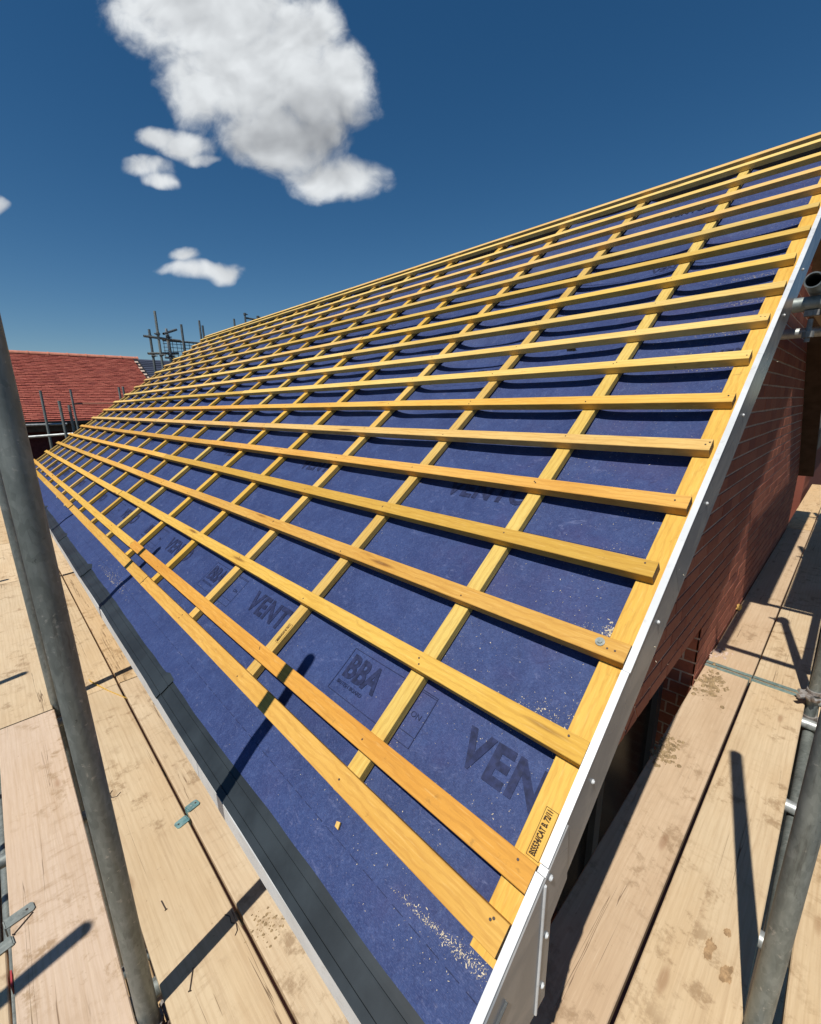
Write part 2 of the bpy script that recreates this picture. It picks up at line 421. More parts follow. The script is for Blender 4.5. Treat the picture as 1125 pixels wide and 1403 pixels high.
def tag(o, label, cat, group=None):
    o['label'] = label
    o['category'] = cat
    if group:
        o['group'] = group
    return o


def kind(o, k):
    o['kind'] = k
    return o


class MB:
    def __init__(self):
        self.v, self.f = [], []

    def add(self, vs, fs):
        b = len(self.v)
        self.v += [tuple(x) for x in vs]
        self.f += [tuple(i + b for i in f) for f in fs]

    def box(self, x0, x1, y0, y1, z0, z1):
        self.add([(x0, y0, z0), (x1, y0, z0), (x1, y1, z0), (x0, y1, z0), (x0, y0, z1), (x1, y0, z1), (x1, y1, z1), (x0, y1, z1)],
                 [(0, 3, 2, 1), (4, 5, 6, 7), (0, 1, 5, 4), (1, 2, 6, 5), (2, 3, 7, 6), (3, 0, 4, 7)])

    def tube(self, a, b, r, n=16, caps=True):
        a, b = Vector(a), Vector(b)
        d = (b - a).normalized()
        u = d.orthogonal().normalized()
        w = d.cross(u)
        vs, fs = [], []
        for p in (a, b):
            for i in range(n):
                t = 2 * math.pi * i / n
                vs.append(p + r * (math.cos(t) * u + math.sin(t) * w))
        for i in range(n):
            j = (i + 1) % n
            fs.append((i, j, n + j, n + i))
        if caps:
            fs.append(tuple(range(n - 1, -1, -1)))
            fs.append(tuple(range(n, 2 * n)))
        self.add(vs, fs)

    def pipe(self, a, b, r, t=0.004, n=24):
        """hollow tube with open ends"""
        a, b = Vector(a), Vector(b)
        d = (b - a).normalized()
        u = d.orthogonal().normalized()
        w = d.cross(u)
        rings = [(a, r), (b, r), (b, r - t), (b - d * 0.25, r - t), None, (a, r), (a, r - t), (a + d * 0.25, r - t)]
        vs, fs, prev = [], [], None
        for k in rings:
            if k is None:
                prev = None
                continue
            p, rr = k
            s = len(vs)
            for i in range(n):
                q = 2 * math.pi * i / n
                vs.append(p + rr * (math.cos(q) * u + math.sin(q) * w))
            if prev is not None:
                for i in range(n):
                    j = (i + 1) % n
                    fs.append((prev + i, prev + j, s + j, s + i))
            prev = s
        self.add(vs, fs)

    def build(self, name, mat, parent=None, smooth=False):
        return obj(name, mesh(name, self.v, self.f, mat, smooth), parent)


def beam_mesh(name, L, w, h, mat, seg=0.25, ch=0.0015, bow=0.0, twist=0.0, seed=0, ends=0.0):
    """sawn timber along local x from 0 to L, y -w..0, z 0..h, a little bowed, softened arrises"""
    n = max(2, int(L / seg) + 1)
    prof = [(-w + ch, 0), (-ch, 0), (0, ch), (0, h - ch), (-ch, h), (-w + ch, h), (-w, h - ch), (-w, ch)]
    vs, fs = [], []
    for i in range(n):
        x = L * i / (n - 1)
        dy = bow * mnoise.noise(Vector((x * 0.55, seed * 3.1, 0.3)))
        dz = bow * 0.5 * mnoise.noise(Vector((x * 0.5, seed * 2.3, 5.3)))
        tw = twist * mnoise.noise(Vector((x * 0.4, seed * 1.7, 9.3)))
        for y, z in prof:
            e = 0.0
            if ends and i in (0, n - 1):
                e = ends * mnoise.noise(Vector((y * 60, z * 60, seed + i)))
            vs.append((x + e, y + dy - tw * (z - h / 2), z + dz + tw * (y + w / 2)))
    for i in range(n - 1):
        for k in range(8):
            a, b = i * 8 + k, i * 8 + (k + 1) % 8
            fs.append((a, a + 8, b + 8, b)[::-1])
    fs.append(tuple(range(8))[::-1])
    fs.append(tuple(range((n - 1) * 8, n * 8)))
    return mesh(name, vs, fs, mat)


# ------------------------------------------------------------------ roof frame
TH = R(35.64)
ct, st = math.cos(TH), math.sin(TH)
O = Vector((0.0975, 0.2887, -1.1656 + CAMZ))
E_, S_, N_ = Vector((0, 1, 0)), Vector((ct, 0, st)), Vector((-st, 0, ct))


def rp(u, v, n=0.0):
    return O + u * E_ + v * S_ + n * N_


def frame(xa, ya, za, p):
    return Matrix(((xa[0], ya[0], za[0], p[0]), (xa[1], ya[1], za[1], p[1]), (xa[2], ya[2], za[2], p[2]), (0, 0, 0, 1)))


UL = 9.845                                    # far verge
C1 = 0.494                                    # upslope-left edge of the first counter batten in from the verge
VB = [0.4966, 0.5943, 0.8375, 1.0719, 1.3166, 1.5575, 1.7987, 2.0369, 2.2799, 2.5189, 2.7608, 2.9976, 3.2549, 3.4976, 3.7305,
      3.9780, 4.2135, 4.4545, 4.5857]         # upper edge of every tiling batten
VR = 4.62
counters = [C1 + 0.6 * i for i in range(16)]


# ---- setting: ground
gm = MB()
gm.add([(-4000, -4000, -4.6), (4000, -4000, -4.6), (4000, 4000, -4.6), (-4000, 4000, -4.6)], [(0, 1, 2, 3)])
ground = kind(gm.build('ground', M_GROUND), 'structure')
ground['label'] = "bare brown earth of the building site below the scaffold"

# ---- the roof
roof = thing('roof_slope', "unfinished new roof slope with blue membrane under yellow timber battens", 'roof', (O.x, O.y, O.z))
RI = Matrix.Translation(-O)


def rchild(name, me, world_mat=None, parent=None):
    """part of the roof given by its world matrix"""
    o = bpy.data.objects.new(name, me)
    COL.objects.link(o)
    o.parent = parent or roof
    w = world_mat if world_mat is not None else Matrix.Identity(4)
    o.matrix_local = RI @ w if parent is None else w
    return o


MROOF = frame(E_, S_, -N_, O)                 # not used for handed meshes


def smooth01(x):
    x = min(1, max(0, x))
    return x * x * (3 - 2 * x)


def mem_n(u, v):
    """height of the membrane against the batten tops: it drapes between the counter battens and ruckles higher up"""
    edges = [0.0] + [c - 0.025 for c in counters] + [UL]
    k = 0
    for k in range(len(edges) - 1):
        if u < edges[k + 1]:
            break
    a, b = edges[k], edges[k + 1]
    f = min(1, max(0, (u - a) / (b - a)))
    s = (1 - abs(2 * f - 1) ** 5) * (0.80 + 0.55 * mnoise.noise(Vector((k * 2.7, v * 1.4, 3.1))) * smooth01((v - 1.0) / 0.6))
    hi = smooth01((v - 1.35) / 1.2)
    eav = smooth01((v - 0.30) / 0.25)
    sag = (0.008 + 0.026 * hi) * s * eav
    q = mnoise.noise(Vector((u * 1.1, v * 2.0, 1.7)))
    rip = math.sin(2 * math.pi * (v / 0.2405 + 0.18 * q + 0.33 * mnoise.noise(Vector((u * 0.9, 4.2, k * 0.7))) + 0.22 * mnoise.noise(Vector((u * 2.6, v * 1.1, 7.7))))) * (0.0012 + 0.0150 * hi * (0.65 + 0.7 * mnoise.noise(Vector((u * 1.7, v * 2.2, 5.5))))) * s
    rip += mnoise.noise(Vector((u * 4.0, v * 6.0, 0.0))) * (0.0012 + 0.0045 * hi) * s
    low = (1 - smooth01((v - 0.33) / 0.12)) * 0.003 * mnoise.noise(Vector((u * 5.0, v * 3, 8.0)))
    return -0.0525 - 0.0055 * smooth01((v - 0.36) / 0.08) - sag - abs(rip) * 0.25 + min(rip, sag * 0.8) + low


V0 = 0.287


def v_edge(u):
    return V0 + 0.010 * mnoise.noise(Vector((u * 1.4, 3.3, 0))) + 0.004 * mnoise.noise(Vector((u * 6.0, 1.3, 0)))


us = np.arange(-0.002, UL + 0.02, 0.03)
vs_ = np.concatenate([np.arange(0, 1.0001, 0.02) * 0.6, np.arange(0.62, VR - V0, 0.0185)])
verts, faces = [], []
for u in us:
    ve = v_edge(u)
    for dv in vs_:
        v = ve + dv * (VR - ve) / (VR - V0)
        verts.append((u, v, mem_n(u, v)))
nv = len(vs_)
for i in range(len(us) - 1):
    for j in range(nv - 1):
        faces.append((i * nv + j, i * nv + j + 1, (i + 1) * nv + j + 1, (i + 1) * nv + j))
mem_me = mesh('membrane', verts, faces, M_MEM, True)
MF = frame(E_, S_, N_, Vector((0, 0, 0)))     # left-handed roof frame (u, v, n) baked into the mesh
wv_ = [Vector(v) for v in verts]
mem_me.vertices.foreach_set('co', [c for v in wv_ for c in (v.y, -v.x, v.z)])   # local x = v, y = -u, z = n : right handed
mem_me.flip_normals() if False else None
MM = frame(S_, -E_, N_, O)
# S x (-E) = -(S x E) = -N, so use (S, E, N):
mem_me.vertices.foreach_set('co', [c for v in wv_ for c in (v.y, v.x, v.z)])
MM = frame(S_, E_, N_, O)
mem_me.update()
membrane = rchild('membrane', mem_me, MM)


def on_mem(u, v, dn=0.002):
    return (v, u, mem_n(u, v) + dn)


# lettering printed on the membrane (flat print that follows the sheet)
def text_mesh(body, size, shear=0.0, sx=1.0, bold=0.0, spc=1.0):
    cu = bpy.data.curves.new('lettering', 'FONT')
    cu.body = body
    cu.size = size
    cu.shear = shear
    cu.offset = bold
    cu.resolution_u = 3
    cu.space_character = spc
    o = bpy.data.objects.new('lettering', cu)
    COL.objects.link(o)
    dg = bpy.context.evaluated_depsgraph_get()
    dg.update()
    me = bpy.data.meshes.new_from_object(o.evaluated_get(dg))
    bpy.data.objects.remove(o)
    vs = [(v.co.x * sx, v.co.y) for v in me.vertices]
    fs = [tuple(p.vertices) for p in me.polygons]
    bpy.data.meshes.remove(me)
    return vs, fs


def print_on_membrane(name, parts, dn=0.002):
    V, F = [], []
    for vs, fs, u0, v0 in parts:
        b = len(V)
        V += [on_mem(u0 - x, v0 + y, dn) for x, y in vs]
        F += [tuple(i + b for i in f) for f in fs if min(u0 - vs[i][0] for i in f) > 0.004]
    if not F:
        return None
    me = mesh(name, V, F, M_INK)
    return kind(rchild(name, me, Matrix.Identity(4), membrane), 'stuff')


def rect_lines(x0, y0, x1, y1, t):
    vs, fs = [], []
    for a, b, c, d in ((x0, y0, x1, y0 + t), (x0, y1 - t, x1, y1), (x0, y0, x0 + t, y1), (x1 - t, y0, x1, y1)):
        k = len(vs)
        n = max(1, int(max(c - a, d - b) / 0.03))
        hor = (c - a) > (d - b)
        for i in range(n + 1):
            f = i / n
            vs += [(a + f * (c - a), b), (a + f * (c - a), d)] if hor else [(a, b + f * (d - b)), (c, b + f * (d - b))]
        for i in range(n):
            fs.append((k + 2 * i, k + 2 * i + 2, k + 2 * i + 3, k + 2 * i + 1) if hor else (k + 2 * i, k + 2 * i + 1, k + 2 * i + 3, k + 2 * i + 2))
    return vs, fs


T_VENTO = text_mesh("VENTO", 0.118, 0.0, 0.92, 0.0045, 1.10)
T_SMALL = text_mesh("VENTO", 0.055, 0.0, 1.1, 0.002, 1.1)
T_BBA = text_mesh("BBA", 0.105, 0.0, 0.80, 0.0035)
T_SUB = text_mesh("BRITISH BOARD", 0.017, 0.0, 1.0)
T_ON = text_mesh("ON", 0.022, 0.0, 1.0)
for row, v0 in enumerate((0.665, 1.475, 2.385, 3.30, 4.10)):
    for i in range(9):
        u0 = 0.262 + 1.165 * i + (0, 0.61, -0.10, 0.40, 0.55)[row]
        if not (-0.1 < u0 < UL - 0.5):
            continue
        dn = 0.0022 if row < 2 else 0.004
        print_on_membrane('printed_lettering', [(*(T_VENTO if row < 2 else T_SMALL), u0, v0)], dn)
        ub = u0 + 0.475
        if row == 0 and ub < UL - 0.2:
            print_on_membrane('printed_lettering', [(*T_BBA, ub, v0 + 0.005), (*T_SUB, ub, v0 - 0.022), (*rect_lines(-0.015, -0.05, 0.35, 0.095, 0.0018), ub, v0),
                                                    (*T_ON, ub - 0.30, v0 + 0.02), (*rect_lines(0.23, -0.022, 0.35, 0.09, 0.0018), ub, v0)], dn)
# thin printed lap line along the eaves
vs, fs = [], []
for i in range(int(UL / 0.016)):
    if i % 3 == 2:
        continue
    k = len(vs)
    vs += [on_mem(0.016 * i, 0.366, 0.0016), on_mem(0.016 * i, 0.3674, 0.0016), on_mem(0.016 * i + 0.016, 0.3674, 0.0016), on_mem(0.016 * i + 0.016, 0.366, 0.0016)]
    fs.append((k, k + 1, k + 2, k + 3))
kind(rchild('printed_line', mesh('printed_line', vs, fs, M_INK), Matrix.Identity(4), membrane), 'stuff')
# lap edges of the rolls higher up: thin strips of doubled sheet
for vl in (1.36, 2.32, 3.28, 4.24):
    vs, fs = [], []
    for i, u in enumerate(np.arange(0.0, UL, 0.05)):
        w = 0.006 * mnoise.noise(Vector((u * 1.2, vl, 0)))
        vs += [on_mem(u, vl + w, 0.0012), on_mem(u, vl + 0.05 + w, 0.0007)]
        if i:
            fs.append((2 * i - 2, 2 * i - 1, 2 * i + 1, 2 * i))
    rchild('membrane_lap', mesh('membrane_lap', vs, fs, M_MEM, True), Matrix.Identity(4), membrane)

# unseen slab added underneath so that no light comes through, and the far slope of the roof
sk = MB()
sk.box(0.262, VR, 0.0, UL, -0.21, -0.15)
rchild('light_stop_slab', mesh('light_stop_slab', sk.v, sk.f, M_BROWN), MM)
XR = O.x + ct * VR
zr = O.z + st * VR
fs_ = MB()
xa, xb, za_, zb_ = XR - 0.02, 2 * XR - 0.55, zr - 0.085, O.z + 0.55 * st / ct - 0.10
fs_.add([(xa, O.y, za_), (xa, O.y + UL, za_), (xb, O.y + UL, zb_), (xb, O.y, zb_), (xa, O.y, za_ - 0.07), (xa, O.y + UL, za_ - 0.07), (xb, O.y + UL, zb_ - 0.07), (xb, O.y, zb_ - 0.07)],
        [(0, 3, 2, 1), (4, 5, 6, 7), (0, 4, 7, 3), (3, 7, 6, 2), (2, 6, 5, 1), (1, 5, 4, 0)])
rchild('rear_deck', mesh('rear_deck', fs_.v, fs_.f, M_BROWN))

# counter battens running up the slope
ends = {0: 0.437, 1: 0.5}
for i, c in enumerate([0.052] + counters + [UL - 0.002]):
    v0 = 0.424 if i == 0 else (0.437 if i == 1 else 0.485 + random.uniform(-0.035, 0.03))
    if i in (3, 5, 9, 10, 11):
        v0 = 0.44 + random.uniform(-0.01, 0.012)
    w = 0.050 if i else 0.055
    me = beam_mesh('counter_batten', VR - 0.02 - v0, w, 0.025, M_BAT if i in (0, 7, 12) else M_CNT, 0.3, 0.0012, 0.004, 0.02, i + 50, 0.002)
    o = rchild('counter_batten', me, frame(S_, E_, N_, rp(c, v0, -0.0560)))
# tiling battens along the slope
for k, vb in enumerate(VB):
    cuts = [0.0]
    if k == 1:
        cuts += [0.469 + 0.6 * 4 - 0.005]
    u = random.choice((4, 5, 6, 7)) if k != 1 else 10
    if k == 0:
        u = 3
    while C1 - 0.025 + 0.6 * u < UL - 0.8:
        cuts.append(C1 - 0.025 + 0.6 * u)
        u += random.choice((6, 7, 8))
    cuts.append(UL + random.uniform(-0.01, 0.03))
    for j in range(len(cuts) - 1):
        a, b = cuts[j], cuts[j + 1]
        if j == 0:
            a += random.uniform(-0.008, 0.010)
        # local x = -E (towards the near verge), y = S, z = N
        wb = 0.050 if k else 0.053
        me = beam_mesh('batten', b - a - 0.002, wb, 0.0305, M_ORG if (k == 1 and j == 0) else M_BAT if k < 6 or (k == 7) else M_PAL, 0.15, 0.0012, 0.0045, 0.05, k * 7 + j, 0.0025)
        jig = random.uniform(-0.001, 0.001)
        me.materials.append(M_END)
        me.polygons[len(me.polygons) - 1].material_index = 1
        me.polygons[len(me.polygons) - 2].material_index = 1
        o = rchild('batten', me, frame(-E_, S_, N_, rp(b - 0.001, vb + jig, -0.0307 + random.uniform(0, 0.0006))))

nm = MB()
for k, vb in enumerate(VB[:12]):
    for i, c in enumerate([0.052] + counters[:8]):
        for q in range(1 if (i + k) % 3 else 2):
            a_, b_ = c - 0.025 + random.uniform(-0.013, 0.013), vb - 0.025 + random.uniform(-0.014, 0.014)
            nm.tube(rp(a_, b_, -0.003), rp(a_, b_, 0.0011), 0.0026, 8)
kind(rchild('nail_heads', mesh('nail_heads', nm.v, nm.f, M_IRON)), 'stuff')

# timber stamps printed on the counter battens
def stamp(name, uo, v0, size, body, sx):
    vs, fs = text_mesh(body, size, 0.0, sx, 0.0007)
    V = [(x, y, 0.0) for x, y in vs]
    F = list(fs)
    wd = max(x for x, y in vs) + 0.004
    b, q = rect_lines(-0.004, -0.011, wd, size * 0.95, 0.0009)
    F += [tuple(i + len(V) for i in f) for f in q]
    V += [(x, y, 0.0) for x, y in b]
    me = mesh(name, V, F, M_STAMP)
    # text runs up the slope, its tops towards the far end
    return rchild(name, me, frame(S_, E_, N_, rp(uo, v0, -0.0298)))


stamp('stamped_lettering', 0.012, 0.602, 0.0165, "BS5534/CAT B. 72/11", 0.58)
stamp('stamped_lettering', 1.058, 0.63, 0.013, "BS5534/CAT B. 72/11", 0.62)
# washer screwed to the fourth batten
wm = MB()
wm.tube((0, 0, 0), (0, 0, 0.0025), 0.011, 18)
wm.tube((0, 0, 0.0025), (0, 0, 0.006), 0.0055, 8)
rchild('washer', mesh('washer', wm.v, wm.f, M_CLIPG), frame(S_, E_, N_, rp(0.057, 1.053, 0.0005)))

# eaves tray of black plastic, in lapped lengths
cuts = [0.0, 1.47, 3.22, 4.35, 5.9, 7.35, 8.8, UL]
for j in range(len(cuts) - 1):
    a, b = cuts[j], cuts[j + 1]
    n = max(4, int((b - a) / 0.05))
    prof = [(0.2075, -0.058), (0.209, -0.0505), (0.228, -0.0505), (0.2285, -0.0535), (0.262, -0.0545), (0.2625, -0.0525), (0.2665, -0.0525), (0.267, -0.0545), (0.275, -0.055), (0.40, -0.062)]
    vs, fs = [], []
    for i in range(n + 1):
        u = a - 0.03 + (b - a + 0.03) * i / n
        wob = 0.0045 * mnoise.noise(Vector((u * 1.3, j * 3.0, 2.0)))
        lift = 0.004 * smooth01(1 - (u - a) / 0.12) if j else 0.0
        lift += 0.002 * mnoise.noise(Vector((u * 2.2, j * 5.0, 6.0)))
        for v, nn in prof:
            vs.append((v + wob, u, nn + (lift if v < 0.28 else -0.004) + 0.0006 * j))
    m_ = len(prof)
    for i in range(n):
        for k in range(m_ - 1):
            fs.append((i * m_ + k, i * m_ + k + 1, (i + 1) * m_ + k + 1, (i + 1) * m_ + k))
    me = mesh('eaves_tray', vs, fs, M_TRAY)
    t = rchild('eaves_tray', me, MM)
    sol = t.modifiers.new('thick', 'SOLIDIFY')
    sol.thickness = 0.0025
    sol.offset = -1

# fascia and soffit
edge = rp(0, 0.2085, -0.055)
XF, ZF = edge.x, edge.z
YN, YF = 0.281, O.y + UL + 0.03
cuts = [YN, 1.30, 5.2, YF]
for j in range(3):
    a, b = cuts[j] + (0.002 if j else 0), cuts[j + 1] - 0.002
    n = int((b - a) / 0.1) + 2
    vs, fs = [], []
    for i in range(n):
        y = a + (b - a) * i / (n - 1)
        w = 0.0018 * mnoise.noise(Vector((y * 1.6, j * 4, 0)))
        for x, z in ((XF - 0.001, ZF - 0.004), (XF + 0.016, ZF - 0.004), (XF + 0.016, ZF - 0.062), (XF - 0.001, ZF - 0.062)):
            vs.append((x + w, y, z))
    for i in range(n - 1):
        for k in range(4):
            fs.append((i * 4 + k, i * 4 + (k + 1) % 4, i * 4 + 4 + (k + 1) % 4, i * 4 + 4 + k))
    fs += [(0, 1, 2, 3)[::-1], tuple((n - 1) * 4 + k for k in range(4))]
    rchild('fascia_board', mesh('fascia_board', vs, fs, M_WPVC))
sf = MB()
sf.box(XF + 0.018, 0.548, YN + 0.02, YF, ZF - 0.05, ZF - 0.042)
rchild('soffit', mesh('soffit', sf.v, sf.f, M_WPVC))

# verge: white trim on top, grey face below, boxed end at the eaves
def verge_piece(name, v0, v1, prof, mat, seg=0.2, seed=0):
    n = max(2, int((v1 - v0) / seg) + 1)
    vs, fs = [], []
    m_ = len(prof)
    for i in range(n):
        v = v0 + (v1 - v0) * i / (n - 1)
        w = 0.0016 * mnoise.noise(Vector((v * 1.5, seed, 0)))
        for u, nn in prof:
            vs.append((v, u + w, nn + w))
    for i in range(n - 1):
        for k in range(m_):
            fs.append((i * m_ + k, (i + 1) * m_ + k, (i + 1) * m_ + (k + 1) % m_, i * m_ + (k + 1) % m_))
    fs += [tuple(range(m_)), tuple((n - 1) * m_ + k for k in range(m_))[::-1]]
    return rchild(name, mesh(name, vs, fs, mat), MM)


tp = [(-0.007, -0.005), (-0.007, -0.030), (-0.011, -0.030), (-0.011, -0.0095), (-0.0205, -0.010), (-0.0205, -0.0115), (-0.0230, -0.0115), (-0.0230, -0.0075)]
vc = [0.20, 0.585, 0.60, 1.01, 2.26, 3.35, VR]
for j in range(len(vc) - 1):
    tpj = tp if j != 1 else [(u - 0.002, n - 0.002) for u, n in tp]
    verge_piece('verge_trim', vc[j] + 0.0012, vc[j + 1], tpj, M_WPVC, 0.2, j)
vc = [0.60, 1.33, 2.26, 3.35, VR]
for j in range(len(vc) - 1):
    a, b = vc[j] + 0.0015, vc[j + 1]
    bb = verge_piece('bargeboard', a, b, [(-0.012, -0.0118), (-0.0218, -0.0118), (-0.0218, -0.142), (-0.012, -0.142)], M_FACE, 0.3, j + 9)
    k = 0.18 + 0.25 * ((j * 37) % 3) / 3
    v = a + k
    while v < b - 0.05:
        rm = MB()
        rm.tube((v, -0.0214, -0.062), (v, -0.0246, -0.062), 0.0050, 12)
        rm.tube((v, -0.0246, -0.062), (v, -0.0264, -0.062), 0.0032, 12)
        rchild('rivet', mesh('rivet', rm.v, rm.f, M_WPVC, True), Matrix.Identity(4), bb)
        v += 0.36 + random.uniform(-0.02, 0.05)
# boxed end at the foot of the verge
YB = O.y - 0.0218


def zroof(x, n):
    return O.z + (x - O.x + st * n) / ct * st + ct * n


XB0, XB1, ZB = XF - 0.002, 0.615, -1.183 + CAMZ
poly = [(XB0, ZB), (XB1, ZB), (XB1, zroof(XB1, -0.142) - 0.001), (XB1 + 0.06, zroof(XB1 + 0.06, -0.142)), (XB1 + 0.045, zroof(XB1 + 0.045, -0.0145)), (XB0, zroof(XB0, -0.0145))]
bx = MB()
n = len(poly)
bx.add([(x, YB - 0.0035, z) for x, z in poly] + [(x, YB + 0.012, z) for x, z in poly],
       [tuple(range(n)), tuple(range(2 * n - 1, n - 1, -1))] + [(i, n + i, n + (i + 1) % n, (i + 1) % n) for i in range(n)])
boxe = rchild('box_end', mesh('box_end', bx.v, bx.f, M_FACE))
cb = MB()
cb.tube((0.577, YB - 0.0045, ZB + 0.002), (0.577, YB - 0.0045, zroof(0.577, -0.020)), 0.0032, 10)
o = rchild('corner_bead', mesh('corner_bead', cb.v, cb.f, M_WPVC), Matrix.Identity(4), boxe)
for x, z in ((0.598, ZB + 0.055), (0.599, ZB + 0.19), (0.598, ZB + 0.335)):
    rm = MB()
    rm.tube((x, YB - 0.003, z), (x, YB - 0.0065, z), 0.0058, 12)
    rm.tube((x, YB - 0.0065, z), (x, YB - 0.008, z), 0.0038, 12)
    rchild('rivet', mesh('rivet', rm.v, rm.f, M_WPVC, True), Matrix.Identity(4), boxe)

# ------------------------------------------------------------------ brick gable wall
YW = 0.42
LINT = CAMZ - 1.2
XO0, XO1 = 1.02, 2.60                         # window opening
gable = thing('gable_wall', "red brick gable wall in shade below the white verge of the new roof", 'brick wall', (3.8, YW, 0))


def gchild(name, me, parent=None):
    o = bpy.data.objects.new(name, me)
    COL.objects.link(o)
    o.parent = parent or gable
    if parent is None:
        o.matrix_local = Matrix.Translation((-3.8, -YW, 0))
    return o


def zl(x):
    return zroof(x, -0.125)


apex = zl(XR)
XE = 6.95
WB = -1.2
mb_ = MB()
def slab(poly, y0, y1):
    n = len(poly)
    mb_.add([(x, y0, z) for x, z in poly] + [(x, y1, z) for x, z in poly],
            [tuple(range(n)), tuple(range(2 * n - 1, n - 1, -1))] + [(i, n + i, n + (i + 1) % n, (i + 1) % n) for i in range(n)])


slab([(0.56, LINT), (XE, LINT), (XE, apex - (XE - XR) * st / ct), (XR, apex), (0.62, zl(0.62)), (0.56, zl(0.62))], YW + 0.0028, YW + 0.22)
slab([(XO1, WB), (XE, WB), (XE, LINT - 0.001), (XO1, LINT - 0.001)], YW + 0.0028, YW + 0.22)
slab([(0.56, WB), (XO0, WB), (XO0, LINT - 0.001), (0.56, LINT - 0.001)], YW + 0.0028, YW + 0.22)
gchild('mortar_bed', mesh('mortar_bed', mb_.v, mb_.f, M_MORTAR))


def clip(poly, conv):
    """Sutherland-Hodgman, conv anticlockwise"""
    out = poly
    for i in range(len(conv)):
        (ax, ay), (bx_, by) = conv[i], conv[(i + 1) % len(conv)]
        inp, out = out, []
        for j in range(len(inp)):
            p, q = inp[j], inp[(j + 1) % len(inp)]
            sp = (bx_ - ax) * (p[1] - ay) - (by - ay) * (p[0] - ax)
            sq = (bx_ - ax) * (q[1] - ay) - (by - ay) * (q[0] - ax)
            if sp >= 0:
                out.append(p)
            if (sp >= 0) != (sq >= 0):
                t = sp / (sp - sq)
                out.append((p[0] + t * (q[0] - p[0]), p[1] + t * (q[1] - p[1])))
        if not out:
            return []
    return out


def area(p):
    return 0.5 * sum(p[i][0] * p[(i + 1) % len(p)][1] - p[(i + 1) % len(p)][0] * p[i][1] for i in range(len(p)))


bricks = []
regM = [(1.62, LINT + 0.004), (XE, LINT + 0.004), (XE, apex - (XE - XR) * st / ct), (XR, apex), (1.20, zl(1.20))]
regL = [(XO1, WB), (XE, WB), (XE, LINT), (XO1, LINT)]
regK = [(0.57, WB), (XO0, WB), (XO0, LINT), (0.57, LINT)]
regR = [(0.60, LINT + 0.004), (1.61, LINT + 0.004), (1.19, zl(1.19)), (0.60, zl(0.60))]
for reg, up in ((regM, 1), (regL, -1), (regK, -1)):
    for k in range(0, 48):
        z0 = LINT + 0.005 + k * 0.075 if up == 1 else LINT - 0.07 - k * 0.075
        if z0 > apex or z0 < WB:
            break
        par = k if up == 1 else k + 1
        x = 0.4 - (par % 2) * 0.1125
        while x < XE:
            j = random.uniform(-0.001, 0.001)
            b = clip([(x + 0.005, z0 + j), (x + 0.220, z0 + j), (x + 0.220, z0 + 0.065 + j), (x + 0.005, z0 + 0.065 + j)], reg)
            if len(b) > 2 and area(b) > 1e-4:
                bricks.append(b)
            x += 0.225
# raked bricks laid with the verge at the foot of the gable
for k in range(14):
    for q in range(-3, 9):
        a0, n0 = q * 0.225 - (k % 2) * 0.1125, -0.15 - (k + 1) * 0.075
        pts = [(a0 + 0.005, n0), (a0 + 0.22, n0), (a0 + 0.22, n0 + 0.065), (a0 + 0.005, n0 + 0.065)]
        pts = [(O.x + ct * s_ - st * n_, O.z + st * s_ + ct * n_) for s_, n_ in pts]
        b = clip(pts, regR)
        if len(b) > 2 and area(b) > 1e-4:
            bricks.append(b)


def brick_geo(b, proud):
    n = len(b)
    cx, cz = sum(p[0] for p in b) / n, sum(p[1] for p in b) / n
    ins = [(cx + (x - cx) * 0.975, cz + (z - cz) * 0.94) for x, z in b]
    vs = [(x, YW + 0.010, z) for x, z in b] + [(x, YW + 0.002 - proud, z) for x, z in b] + [(x, YW - proud, z) for x, z in ins]
    fs = [tuple(range(2 * n, 3 * n))]
    for i in range(n):
        j = (i + 1) % n
        fs += [(i, j, n + j, n + i), (n + i, n + j, 2 * n + j, 2 * n + i)]
    return vs, fs


bricks.sort(key=lambda b: min(p[0] for p in b) + (0 if min(p[1] for p in b) > -0.2 else 50))
whole = {}
for b in bricks[:300]:
    vs, fs = brick_geo(b, random.uniform(0, 0.002))
    gchild('brick', mesh('brick', vs, fs, M_BRICK))
rest = MB()
for b in bricks[300:]:
    rest.add(*brick_geo(b, random.uniform(0, 0.002)))
kind(gchild('brickwork', mesh('brickwork', rest.v, rest.f, M_BRICK)), 'stuff')
# brick reveal, window frame and glass in the opening
rv = MB()
for k in range(20):
    z0 = LINT - 0.07 - k * 0.075
    for y0 in ((0.43, 0.53), (0.54, 0.64)) if k % 2 else ((0.43, 0.48), (0.49, 0.64)):
        rv.box(XO1 - 0.002, XO1 + 0.004, y0[0], y0[1], z0, z0 + 0.065)
kind(gchild('reveal_bricks', mesh('reveal_bricks', rv.v, rv.f, M_BRICK)), 'stuff')
wf = MB()
for x0, x1, z0, z1 in ((XO0, XO1 - 0.01, LINT - 0.07, LINT), (XO0, XO1 - 0.01, WB, WB + 0.07), (XO0, XO0 + 0.07, WB + 0.07, LINT - 0.07), (XO1 - 0.09, XO1 - 0.01, WB + 0.07, LINT - 0.07), (1.70, 1.77, WB + 0.07, LINT - 0.07)):
    wf.box(x0, x1, 0.56, 0.63, z0, z1)
win = gchild('window', mesh('window', wf.v, wf.f, M_DARKFR))
for x0, x1 in ((XO0 + 0.07, 1.70), (1.77, XO1 - 0.09)):
    pm = MB()
    pm.box(x0 - 0.005, x1 + 0.005, 0.588, 0.604, WB + 0.065, LINT - 0.065)
    p_ = obj('pane', mesh('pane', pm.v, pm.f, M_GLASS), win)

